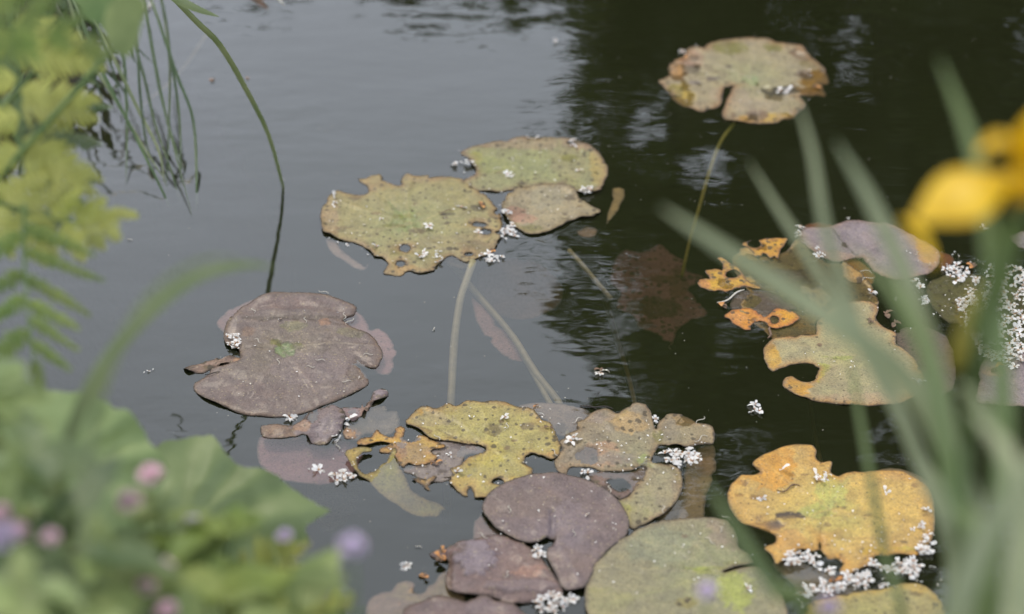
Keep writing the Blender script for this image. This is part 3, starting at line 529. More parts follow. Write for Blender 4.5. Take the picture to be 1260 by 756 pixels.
pad('lily_pad', 'yellow speckled lily pad with a deep slit, touching the back of the round purple pad', zE([(470,182),(498,152),(540,112),(585,102),(632,118),(672,108),(690,84),(718,80),(762,98),(822,66),(900,62),(1000,68),(1080,84),(1134,106)])+[(657,507),(666,518),(678,522),(685,537),(691,549),(689,560),(678,566),(666,562),(647,562),(646,570),(655,578),(652,592),(640,596)]+zE([(1050,552),(995,592),(945,630),(905,634),(868,632),(862,598),(842,572),(824,590),(832,624),(775,622),(768,592),(716,545),(722,520),(690,512),(740,500),(728,460),(790,440),(830,400),(905,370),(932,348),(890,322),(830,318),(700,305),(640,298),(600,280),(555,245),(510,215),(478,205)]),
    (600, 551), z=.0036, lines=[([(600, 551), (570, 545), (540, 530)], 1.3, (.10, .08, .04), .7, -.001), ([(600, 551), (640, 535), (680, 530)], 1.8, (.40, .33, .11), .5, .0008), ([(600, 551), (600, 520), (590, 500)], 1.8, (.40, .33, .11), .5, .0008), ([(600, 551), (590, 580), (585, 610)], 1.8, (.40, .33, .11), .5, .0008), ([(600, 551), (630, 565), (650, 580)], 1.8, (.40, .33, .11), .5, .0008), ([(600, 551), (565, 520), (530, 505)], 1.8, (.34, .29, .14), .5, .0008)], base=(.29,.245,.085), mid=(.28,.25,.085), edge=(.30,.185,.06), edge_w=.005, spots=.6, veins=22, vein=.8, lift=.0025, amp=.0022, seed=31,
    blot=[(530,515,24,12,(.25,.20,.115),.7),(512,510,8,6,(.48,.26,.02),.8),(608,530,10,8,(.11,.08,.03),.75,-.001,4),(650,526,10,5,(.10,.07,.04),.75),(600,560,24,16,(.36,.30,.06),.6),(640,595,20,8,(.36,.26,.04),.6),(682,562,12,5,(.40,.22,.07),.7),(534,506,9,3,(.44,.26,.05),.7),(575,598,16,10,(.38,.26,.07),.6),(668,530,7,4,BR,.6),(624,553,5,3,BR,.7),(580,565,20,10,(.34,.27,.05),.6),(617,520,4,2,BR,.7),(520,530,8,2,DK,.6,0,5),(618,592,6,4,DK,.5)],
    holes=[zE([(965,545),(1000,520),(1035,530),(1040,552),(1000,556)]), (591,558,3.5,1.6)],
    stalk=([(700,545,-.005),(690,500,-.02),(660,460,-.022),(628,410,-.025),(590,366,-.035),(560,330,-.05),(530,300,-.2)], .0045, M['stalk']))
# E2 + F
sub('greyish purple lily pad half sunk behind the yellow pad and the blotched pad', zF([(-10,85),(40,68),(130,66),(230,72),(310,92),(380,130),(360,200),(260,260),(200,240),(150,170),(70,115)]), (690,515), z=-.005, base=(.19,.145,.115), lift=.0, amp=.001, step=.003, blot=[(690,528,8,8,DK,.6),(650,505,40,12,(.20,.15,.12),.4)])
sub('brown tinged lily pad sunk at the right edge of the blotched pad', zF([(700,660),(740,640),(835,520),(850,400),(920,300),(985,285),(1006,300),(1014,400),(990,480),(960,560),(945,670),(860,690),(760,700)]), (850,590), z=-.012, base=(.24,.18,.10), lift=0, amp=.001, step=.0035, blot=[(870,565,14,22,(.24,.15,.10),.6)])
sub('mauve brown torn lily pad piece just under water in the gap of the blotched pad', zF([(345,430),(380,425),(450,420),(560,425),(620,395),(650,400),(640,450),(590,520),(520,575),(500,560),(430,510),(370,470)]), (760,590), z=.0009, ez=None, base=(.15,.095,.08), lift=.001, amp=.002, rag=.002, step=.0028, holes=[zF([(450,470),(520,455),(560,480),(570,500),(520,530),(480,515)])])
pad('lily_pad', 'blotched tan lily pad with torn dark gaps, right of the yellow speckled pad', zF([(182,392),(175,368),(200,330),(216,306),(200,270),(216,244),(262,226),(300,213),(292,180),(330,150),(370,118),(420,95),(462,98),(500,124),(530,105),(552,88),(600,68),(650,78),(672,108),(682,150),(702,205),(716,170),(762,135),(830,128),(882,150),(942,180),(992,200),(1006,238),(992,278),(920,285),(860,300),(770,292),(722,290),(694,330),(682,372),(742,382),(800,395),(832,430),(836,520),(802,588),(742,650),(650,692),(592,722),(552,702),(520,640),(492,575),(560,545),(622,455),(642,402),(560,420),(430,424),(380,405),(330,402),(262,402),(240,440),(204,436)]),
    (796, 568), z=.0034, lines=[([(796, 568), (775, 595), (745, 625)], 1.8, (.26, .29, .12), .6, -.001), ([(796, 568), (806, 545), (808, 510)], 1.6, (.12, .10, .05), .6, -.001), ([(796, 568), (820, 572), (838, 588), (840, 600)], 1.6, (.10, .10, .03), .7, -.001), ([(796, 568), (760, 560), (720, 545)], 1.8, (.25, .22, .15), .5, .0008), ([(796, 568), (765, 545), (745, 520)], 1.8, (.25, .22, .15), .5, .0008)], base=(.205,.165,.115), mid=(.20,.185,.11), edge=(.24,.16,.08), edge_w=.004, spots=.5, veins=18, vein=.6, lift=.0028, amp=.003, seed=37,
    blot=[(797,568,14,8,(.20,.27,.08),.85),(775,625,34,28,(.235,.225,.11),.8),(800,600,30,30,(.235,.21,.125),.6),(770,640,8,22,(.22,.22,.03),.6),(758,508,16,8,OLV,.8),(772,520,24,14,(.36,.24,.10),.7,0,3,.3),(742,560,26,16,(.32,.19,.12),.7,0,3,.3),(810,538,6,12,OLV,.7),(845,518,16,8,(.22,.13,.02),.75,-.001),(735,512,20,10,(.21,.165,.15),.6),(785,500,14,12,(.19,.165,.13),.6),(700,580,16,10,(.27,.18,.11),.6),(722,560,14,10,(.11,.085,.085),.8,-.003),(757,565,26,8,(.17,.15,.13),.7),(860,535,26,14,(.23,.19,.11),.6),(840,590,8,12,(.24,.20,.04),.6),(810,560,12,10,(.10,.075,.065),.7),(772,655,10,6,OLV,.6)],
    stalk=([(796,568,-.003),(790,540,-.05),(775,470,-.10),(760,420,-.16),(745,370,-.25)], .003, M['stalk']))
# G and under
sub('rosy brown lily pad edge sunk left of the round purple pad', z3([(458,480),(462,440),(480,405),(500,430),(560,480),(640,520),(600,560),(520,560),(470,520)]), (600,650), z=-.004, base=(.20,.12,.11), lift=0, amp=.001, step=.003)
# H-left pinkish
pad('lily_pad', 'pinkish tan lily pad at the bottom edge, partly sunk left of the humped purple one', zH([(60,575),(110,545),(160,530),(200,525),(240,470),(290,460),(335,480),(335,530),(380,538),(430,480),(480,430),(540,400),(620,440),(640,560),(620,700),(560,800),(300,860),(100,800),(50,660)]), (540,735), z=-.0015, base=(.22,.155,.105), mid=(.25,.19,.09), edge=(.24,.14,.10), spots=.15, lift=.001, amp=.002, seed=41, blot=[(500,728,30,12,(.24,.19,.08),.6),(495,715,14,10,(.26,.21,.10),.7),(540,712,14,12,(.28,.21,.08),.7),(480,745,30,10,(.19,.12,.12),.5)])
pad('lily_pad', 'humped purple lily pad at the bottom, tucked under the round purple pad', zH([(430,300),(480,286),(560,262),(640,240),(700,220),(760,205),(830,196),(900,215),(980,240),(1050,290),(1110,360),(1150,420),(1190,480),(1225,545),(1200,575),(1100,590),(980,605),(900,612),(800,570),(640,560),(560,545),(530,510),(520,470),(535,400),(540,350),(500,340),(440,325)]),
    (655, 705), ez=None, z=.010, base=(.14,.098,.105), mid=(.17,.11,.10), edge=(.13,.08,.07), edge_w=.003, spots=.1, veins=14, vein=.5, lift=-.003, amp=.0045, seed=43, rag=.0006,
    blot=[(580,690,26,20,(.19,.16,.20),.75,.004),(552,710,6,28,(.10,.055,.03),.8,-.004),(560,682,14,8,(.09,.06,.05),.7),(656,706,16,8,(.27,.15,.12),.75),(640,708,14,3,(.25,.14,.11),.6),(530,680,30,8,(.17,.10,.10),.6,-.002),(640,725,50,8,(.15,.12,.14),.5,.003)])
pad('lily_pad', 'dark mauve lily pad cut by the bottom edge, in front of the humped purple one', zH([(270,665),(330,615),(400,590),(480,570),(560,585),(640,600),(680,580),(760,562),(840,590),(920,610),(980,650),(1060,720),(1020,820),(760,900),(440,860),(280,760)]), (570,765), ez=None, z=.0125, base=(.14,.10,.105), edge=(.10,.06,.05), edge_w=.004, spots=.1, lift=-.003, amp=.003, seed=45, rag=.0007, blot=[(568,738,16,5,(.13,.15,.08),.7),(540,742,20,4,(.30,.22,.18),.4),(600,750,30,8,(.17,.13,.15),.5)])
pad('lily_pad', 'round dusky purple lily pad with a slit, in the middle of the front row', z3([(486,402),(496,372),(522,345),(560,322),(600,306),(650,297),(720,294),(800,310),(850,332),(890,362),(922,398),(942,440),(938,478),(912,505),(880,530),(856,556),(838,580),(826,612),(806,648),(776,656),(750,658),(730,645),(714,605),(698,575),(686,545),(690,525),(712,500),(690,492),(660,505),(630,508),(590,498),(548,474),(522,455),(500,428)]),
    (679, 666), ez=None, z=.013, lines=[([(676, 632), (678, 650), (680, 668)], 2.0, (.075, .06, .09), .6, -.0018), ([(680, 668), (720, 650), (765, 640)], 2.5, (.17, .125, .13), .4, .001), ([(680, 668), (640, 650), (600, 645)], 2.5, (.17, .125, .13), .4, .001), ([(684, 670), (700, 700), (715, 725)], 2.5, (.19, .15, .17), .4, .001)], base=(.135,.098,.10), mid=(.15,.115,.13), edge=(.14,.10,.09), edge_w=.0025, spots=.1, veins=16, vein=.55, lift=-.0016, amp=.0028, seed=47, rag=.0005,
    blot=[(680,655,5,20,(.12,.10,.13),.6,-.002),(640,625,50,18,(.145,.105,.095),.6),(700,650,26,26,(.165,.13,.15),.55),(675,668,10,4,(.20,.17,.05),.7),(700,700,30,20,(.15,.105,.10),.5)],)
# J
pad('lily_pad', 'large grey green lily pad cut by the bottom edge, right of the round purple pad', zJ([(85,640),(92,580),(112,515),(142,440),(180,370),(230,325),(330,288),(372,255),(440,228),(520,205),(640,186),(740,180),(802,182),(850,190),(880,205),(912,250),(932,300),(940,350),(985,385),(1018,425),(1010,438),(960,444),(900,458),(850,478),(866,486),(930,462),(1040,456),(1110,520),(1180,620),(1210,720),(1180,820),(1000,920),(700,960),(400,900),(200,800),(105,720)]),
    (884, 708), ez=None, z=.010, lines=[([(846, 703), (884, 708), (925, 697)], 1.6, (.20, .24, .04), .8, -.0012), ([(884, 708), (842, 704), (840, 696)], 1.0, (.08, .09, .02), .8, -.0005), ([(884, 708), (830, 680), (770, 665)], 2.0, (.26, .25, .16), .5, .0008), ([(884, 708), (800, 705), (730, 700)], 2.0, (.27, .25, .15), .5, .0008), ([(884, 708), (860, 670), (850, 645)], 2.0, (.25, .23, .16), .4, .0008), ([(884, 708), (820, 730), (740, 750)], 2.0, (.27, .27, .13), .5, .0008)], base=(.205,.185,.118), mid=(.20,.205,.11), edge=(.21,.16,.10), edge_w=.003, spots=.22, veins=24, vein=.7, lift=.0015, amp=.002, seed=51, rag=.0006,
    blot=[(815,675,40,22,(.19,.205,.135),.6),(905,730,22,26,(.27,.30,.07),.85),(880,706,30,5,(.24,.27,.04),.8),(895,660,24,20,(.23,.17,.14),.6),(845,745,14,7,(.17,.14,.03),.7,0,3,.6),(855,730,18,14,(.24,.24,.12),.4,0,3,.5),(930,720,18,14,(.21,.20,.14),.5),(740,745,40,16,(.25,.24,.10),.5),(905,697,20,2.5,(.15,.16,.03),.6),(760,640,18,10,(.21,.18,.11),.5),(842,664,5,2,(.13,.07,.04),.7)])
# L, M, O, P, Q, N
sub('rusty brown lily pad edge sunk behind the mauve folded pad', z5([(430,105),(470,72),(500,68),(540,78),(600,100),(520,140),(450,140)]), (1000,278), z=-.004, base=(.22,.07,.03), lift=0, amp=.001, step=.003)
sub('dark brown rotting lily pad under water between the orange rags and the beige pad', z5([(180,210),(230,165),(300,200),(380,180),(430,140),(520,215),(600,230),(690,300),(720,380),(640,370),(560,400),(500,440),(495,485),(430,490),(340,510),(300,470),(250,440),(200,400),(240,330),(200,270)]), (980,350), z=-.0012, base=(.12,.095,.035), edge=(.30,.17,.04), spots=.9, lift=.002, amp=.0035, rag=.002, step=.0035, blot=[(925,310,26,10,(.42,.24,.02),.6),(915,350,20,10,(.36,.20,.02),.6),(975,345,22,14,(.05,.04,.015),.7),(990,395,26,8,(.26,.15,.03),.6),(1010,340,30,20,(.06,.05,.015),.6),(1050,330,14,20,(.25,.13,.02),.7,.005),(960,340,30,8,(.10,.08,.07),.6)])
pad('lily_pad', 'bright orange yellow rotting lily pad scrap with dark holes, highest of the orange scraps', z5([(220,156),(250,140),(300,134),(384,130),(374,160),(360,180),(352,208),(340,196),(322,206),(302,188),(284,206),(266,200),(250,178)]), (940,302), z=.001, base=(.45,.24,.015), edge=(.30,.12,.02), spots=.8, rag=.002, lift=.001, step=.0022, seed=61, holes=[(928,301,8,5)])
pad('lily_pad', 'forked orange rotting lily pad scrap left of the crossing iris blades', z5([(52,290),(80,282),(100,280),(84,252),(120,244),(146,250),(150,228),(128,206),(150,200),(176,222),(215,246),(240,286),(292,318),(230,312),(180,320),(160,330),(140,322),(100,326),(64,312)]), (890,345), z=.001, base=(.42,.25,.02), edge=(.30,.12,.03), spots=.8, rag=.002, lift=.001, step=.0022, seed=62, holes=[(902,338,9,5)], blot=[(865,350,10,6,(.35,.14,.06),.7)])
pad('lily_pad', 'orange bow tie shaped lily pad scrap with a grey middle, beside the beige pad', z5([(148,428),(170,405),(200,390),(244,388),(268,400),(300,420),(322,412),(345,392),(400,396),(428,412),(432,430),(410,446),(376,458),(340,466),(316,458),(300,440),(272,440),(252,455),(248,472),(222,466),(196,450)]), (928,392), z=.001, base=(.46,.20,.02), edge=(.38,.13,.02), spots=.4, rag=.0015, lift=.001, step=.0022, seed=63, holes=[(953,394,5.5,5)], blot=[(900,392,20,8,(.42,.19,.06),.6),(965,388,16,9,(.46,.24,.01),.7),(937,392,4,6,(.20,.14,.10),.6)])
sub('slate grey torn leaf between the orange scraps', z5([(190,340),(240,320),(330,330),(400,370),(420,395),(340,400),(320,430),(270,430),(240,385),(180,390)]), (935,370), z=-.001, base=(.13,.10,.095), lift=0, amp=.002, step=.003)
pad('lily_pad', 'mauve oval lily pad folded along its middle, highest of the right group', z5([(428,112),(446,92),(500,90),(556,86),(600,72),(640,64),(680,68),(720,74),(800,94),(860,124),(905,156),(940,180),(952,202),(942,232),(900,266),(850,284),(800,286),(760,280),(712,262),(690,235),(662,205),(612,212),(570,220),(530,208),(486,188),(450,168),(430,140)]),
    (1056, 316), z=.006, lines=[([(1024, 284), (1033, 295), (1043, 305), (1055, 316)], 1.5, (.04, .03, .035), .85, -.0008), ([(1055, 316), (1066, 330), (1078, 343)], 1.2, (.07, .05, .05), .8, -.001), ([(1058, 314), (1090, 300), (1130, 290)], 1.8, (.26, .21, .23), .5, .001)], base=(.185,.150,.165), mid=(.185,.15,.16), edge=(.25,.14,.10), edge_w=.004, spots=.08, veins=16, vein=.5, lift=.0025, amp=.003, seed=65,
    blot=[(1040,297,8,10,(.11,.085,.09),.5,-.0006,3),(1140,310,14,18,(.34,.18,.06),.7),(1020,316,26,6,(.24,.15,.12),.6),(1060,290,20,14,(.20,.165,.19),.5),(1100,320,26,14,(.19,.155,.18),.5),(1157,318,6,14,(.24,.08,.03),.7)])
sub('rusty leaf scrap hanging under the fold of the mauve oval pad', z5([(585,220),(620,200),(655,205),(690,240),(715,268),(700,300),(650,290),(610,265)]), (1055,332), z=-.003, base=(.30,.14,.02), lift=.002, amp=.002, step=.0026)
sub('rust red lily pad rim sunk right of the mauve oval pad', z5([(930,180),(975,185),(1000,205),(985,235),(945,240)]), (1160,320), z=-.004, base=(.20,.06,.02), lift=0, amp=.001, step=.003)
sub('mauve lily pad lying between the beige pad and the iris stem', z5([(782,492),(800,470),(842,452),(900,460),(940,475),(980,500),(1000,560),(1010,640),(980,700),(900,720),(860,640),(800,560)]), (1140,440), z=-.001, base=(.17,.13,.135), lift=.001, amp=.002, step=.003)
pad('lily_pad', 'pale mauve lily pad at the right edge below the heap of white blossoms', z5([(1085,735),(1090,680),(1092,620),(1130,560),(1180,535),(1260,545),(1350,580),(1400,650),(1380,720),(1300,750),(1200,752),(1130,745)]), (1240,465), z=.004, base=(.185,.145,.165), edge=(.22,.15,.13), spots=.1, lift=.001, amp=.002, seed=67, blot=[(1222,458,14,6,(.34,.19,.14),.7),(1235,440,30,10,(.20,.15,.13),.5)])
pad('lily_pad', 'mauve lily pad cut by the right edge just below the yellow iris', z5([(1210,125),(1240,108),(1300,100),(1380,130),(1380,170),(1300,185),(1250,170),(1215,155)]), (1275,298), z=.003, base=(.20,.16,.18), edge=(.2,.13,.12), spots=.1, lift=.001, seed=68)
sub('dark green sunken leaf below the heap of blossoms', z5([(960,270),(1060,260),(1180,300),(1300,330),(1350,420),(1300,540),(1180,540),(1080,480),(980,440),(920,380),(900,310)]), (1200,385), z=-.003, base=(.12,.12,.05), spots=.8, lift=.001, amp=.003, step=.004, blot=[(1185,385,12,16,(.26,.18,.04),.5)])
pad('lily_pad', 'beige yellow lily pad with an orange bitten left edge, behind the crossing blades', z5([(600,372),(640,364),(690,366),(722,392),(712,430),(742,462),(786,482),(790,520),(840,560),(878,610),(900,680),(870,716),(820,734),(780,746),(690,750),(600,750),(540,742),(480,732),(420,712),(372,680),(372,655),(402,640),(440,660),(486,660),(496,625),(482,596),(440,594),(400,600),(360,612),(332,622),(312,602),(300,566),(298,538),(330,505),(370,496),(420,488),(488,486),(496,442),(540,400)]),
    (1052, 440), z=.005, lines=[([(1012, 440), (1035, 444), (1052, 448)], 1.2, (.16, .18, .04), .8, -.0006), ([(1052, 440), (1000, 430), (960, 425)], 1.8, (.34, .28, .16), .4, .0008), ([(1052, 440), (1090, 430), (1120, 440)], 1.8, (.34, .28, .16), .4, .0008), ([(1052, 440), (1040, 480), (1030, 495)], 1.8, (.34, .28, .16), .4, .0008)], base=(.26,.23,.13), mid=(.26,.24,.125), edge=(.32,.17,.05), edge_w=.005, spots=.25, veins=20, vein=.5, lift=.002, amp=.002, seed=71,
    blot=[(950,440,10,14,(.44,.25,.02),.9),(946,428,6,6,(.22,.13,.02),.7),(983,475,18,14,(.40,.20,.01),.9,-.001),(1002,462,12,10,(.30,.30,.02),.8),(1012,454,12,5,(.26,.29,.04),.8),(1100,395,18,8,(.11,.09,.075),.7),(1085,382,14,6,(.13,.10,.085),.6),(1040,442,14,2,(.20,.22,.05),.7),(1060,492,60,7,(.28,.20,.14),.6),(1008,427,5,2,BR,.8),(1030,470,12,20,(.25,.21,.12),.5)])
# R, S
sub('pale rim of the orange yellow pad under water at its top right', z6([(700,235),(760,225),(830,238),(880,268),(910,300),(870,300),(780,262)]), (1110,585), z=-.004, base=(.30,.24,.16), lift=0, amp=.0005, step=.003)
sub('olive brown lily pad sunk between the grey green pad and the orange yellow pad', z6([(330,570),(420,560),(520,600),(640,640),(620,700),(520,720),(430,720),(400,650)]), (1005,720), z=-.005, base=(.15,.12,.08), lift=0, amp=.002, step=.0035)
pad('lily_pad', 'yellow olive lily pad cut by the bottom edge below the orange yellow pad', z6([(470,715),(560,690),(640,678),(700,668),(752,655),(800,644),(840,640),(890,660),(925,695),(950,760),(900,860),(700,900),(520,860),(440,760)]), (1070,760), z=.003, base=(.25,.215,.095), mid=(.24,.22,.08), edge=(.36,.25,.06), edge_w=.006, spots=.4, seed=75, blot=[(1130,722,20,8,(.40,.28,.07),.7),(1080,730,30,8,(.26,.25,.10),.5)])
pad('lily_pad', 'bright orange yellow heart shaped lily pad at the lower right', z6([(163,325),(172,292),(190,272),(214,252),(252,250),(280,240),(262,228),(252,216),(270,196),(300,176),(360,150),(410,140),(446,142),(472,146),(488,166),(484,190),(502,206),(535,200),(544,210),(538,238),(560,256),(582,248),(622,240),(700,238),(780,240),(824,254),(862,276),(892,300),(908,345),(914,400),(912,470),(892,512),(850,546),(790,540),(740,548),(700,545),(680,580),(650,592),(604,616),(580,612),(566,598),(584,576),(560,556),(530,556),(514,540),(500,520),(498,495),(497,520),(470,530),(430,526),(385,556),(342,582),(330,562),(320,545),(296,515),(332,500),(340,480),(330,468),(300,452),(262,442),(222,430),(188,402),(168,365)]),
    (1021, 628), z=.006, lines=[([(1009, 674), (1009, 655), (1012, 640), (1021, 628)], 1.4, (.12, .09, .03), .8, -.0012), ([(1021, 628), (1030, 605), (1045, 588), (1060, 582)], 2.2, (.34, .36, .13), .7, -.001), ([(1021, 628), (1060, 640), (1120, 650)], 1.2, (.50, .36, .14), .5, .0006), ([(1021, 628), (980, 600), (950, 580)], 1.2, (.50, .34, .12), .5, .0006), ([(1021, 628), (990, 640), (950, 640)], 1.2, (.50, .34, .12), .5, .0006)], base=(.42,.275,.085), mid=(.38,.31,.09), edge=(.42,.22,.04), edge_w=.007, spots=.3, veins=22, vein=.6, lift=.002, amp=.0022, seed=81, rag=.001,
    blot=[(1025,610,18,22,(.33,.33,.09),.75),(1008,632,24,8,(.30,.32,.09),.7),(940,578,34,22,(.48,.22,.02),.75),(962,560,14,8,(.40,.18,.02),.6),(1090,620,40,30,(.46,.31,.085),.7),(1110,588,24,7,(.44,.25,.09),.5),(972,637,16,5,(.04,.028,.025),.95,-.001,5),(948,650,18,8,(.06,.042,.04),.95,-.0015,4),(914,597,9,4.5,(.06,.045,.035),.9,-.001,5),(909,612,7,2,(.14,.07,.02),.7,0,4),(930,614,9,3,(.14,.07,.02),.7,0,4),(1029,690,10,7,(.05,.04,.04),.9,-.001,4),(1064,700,9,6,(.05,.04,.04),.9,-.001,4),(922,582,14,5,(.14,.11,.10),.9,-.002,4),(1110,678,18,3,(.30,.30,.03),.7),(1075,680,16,4,(.44,.29,.02),.8),(1060,665,26,1.5,(.16,.08,.03),.5,0,5),(970,668,20,14,(.46,.24,.08),.5),(1018,648,4,3,BR,.6),(1126,600,5,3,BR,.7),(1038,628,4,2,BR,.6),(990,586,4,2,BR,.6)],
    stalk=([(1021,628,-.004),(1015,600,-.05),(1008,560,-.1),(1000,520,-.16),(995,480,-.26)], .003, M['stalk']))
# deeper things
sub('reddish purple lily pad leaning under water inside the tree reflection', [(756,322),(770,308),(790,312),(812,302),(828,316),(842,322),(846,334),(866,342),(848,356),(856,368),(870,388),(848,396),(834,404),(826,428),(806,410),(788,404),(778,388),(758,378),(764,360),(750,346)], (800,360), z=-.085, base=(.36,.20,.30), spots=.9, lift=.002, amp=.002, tilt=(0,.02), step=.0035, rag=.002, blot=[(805,378,34,12,(.09,.05,.03),.9),(815,345,26,5,(.12,.06,.05),.7),(780,400,30,6,(.08,.05,.03),.8),(835,350,12,20,(.16,.08,.06),.7)])
sub('faint purple round lily pad deep in the water in the middle', [(590,335),(625,318),(665,325),(690,350),(688,375),(655,392),(615,388),(588,365)], (640,355), z=-.085, base=(.30,.20,.22), lift=0, amp=.002, step=.005)
sub('faint olive leaf deep under water near the fern', [(395,545),(430,560),(445,600),(430,640),(400,655),(380,620),(382,575)], (415,600), z=-.12, base=(.15,.14,.10), lift=0, amp=.002, step=.006)
sub('narrow pinkish unrolled leaf standing under the water beside the crossing stalks', [(580,366),(594,376),(612,395),(628,416),(640,432),(646,444),(634,445),(618,437),(604,422),(590,402),(583,385)], (612,408), z=-.035, base=(.30,.17,.18), lift=0, amp=.001, step=.003)
for lab, pts, r in (('second brownish stalk rising beside the front yellow pad', [(684,510,-.02),(662,470,-.025),(648,445,-.03),(636,425,-.04)], .0038), ('short pale stalk under water right of the middle pads', [(700,308,-.012),(718,328,-.018),(735,348,-.025),(752,368,-.035)], .0032),
                    ('thin greenish weed stalk under water at the far left', [(256,40,-.03),(225,85,-.05),(190,118,-.06),(150,150,-.08),(118,172,-.09)], .0022)):
    mb = MB(); tube(mb, spline([P(*q) for q in pts], 14), r, 8); o = mb.build('sunken_stalk', M['stalk'], origin=P(*pts[0])); tag(o, lab, 'stalk')

# ------------------------------------------------------------------ fallen blossoms, threads, scraps
AP = np.vstack(PADTOP)
def top_z(x, y):
    d = np.hypot(AP[:, 0]-x, AP[:, 1]-y); k = d < .004
    return max(.0004, float(AP[k, 2].max())) if k.any() else .0004
def petal(mb, a, L, wd, lift, curl, mi=0):
    d = Vector((math.cos(a), math.sin(a), 0)); s = Vector((-d.y, d.x, 0)); rows = []
    for t, ww in ((0, .18), (.3, .75), (.65, 1), (.9, .7), (1.0, .25)):
        c = d*(L*t)+Vector((0, 0, lift*math.sin(t*2.4)-curl*t*t)); rows.append([c-s*(wd*ww*.5)+Vector((0, 0, wd*.22*ww)), c, c+s*(wd*ww*.5)+Vector((0, 0, wd*.22*ww))])
    vs = [v for r_ in rows for v in r_]; fs = []
    for i in range(4):
        for k in range(2): fs.append((i*3+k, i*3+k+1, i*3+k+4, i*3+k+3))
    mb.add(vs, fs, mi)
def blossom_mesh(kind, seed):
    rs = random.Random(seed); mb = MB()
    n = {'open': 5, 'crumpled': 4, 'petal': 1, 'pair': 2}[kind]
    for i in range(n):
        L = rs.uniform(.0050, .0085)*(1.15 if n < 3 else 1); a = i/n*math.tau+rs.uniform(-.3, .3)
        if kind == 'crumpled': a = rs.uniform(0, math.tau)
        petal(mb, a, L, L*rs.uniform(.42, .72), rs.uniform(.0002, .0022), rs.uniform(-.0014, .0010))
    if n > 2:
        tube(mb, [(0, 0, .0004), (0, 0, .0016)], .0008, 6, 1)
        for i in range(5):
            a = rs.uniform(0, math.tau); L = rs.uniform(.0015, .0034); tube(mb, [(0, 0, .001), (math.cos(a)*L, math.sin(a)*L, .0028)], .00018, 3, 1, cap=False)
    o = mb.build('tmp', [M['white'], M['orange']]); me = o.data; bpy.data.objects.remove(o); return me
BM = {k: [blossom_mesh(k, 100+i*7+j) for i in range(5)] for j, k in enumerate(('open', 'crumpled', 'petal', 'pair'))}
rb = random.Random(77)
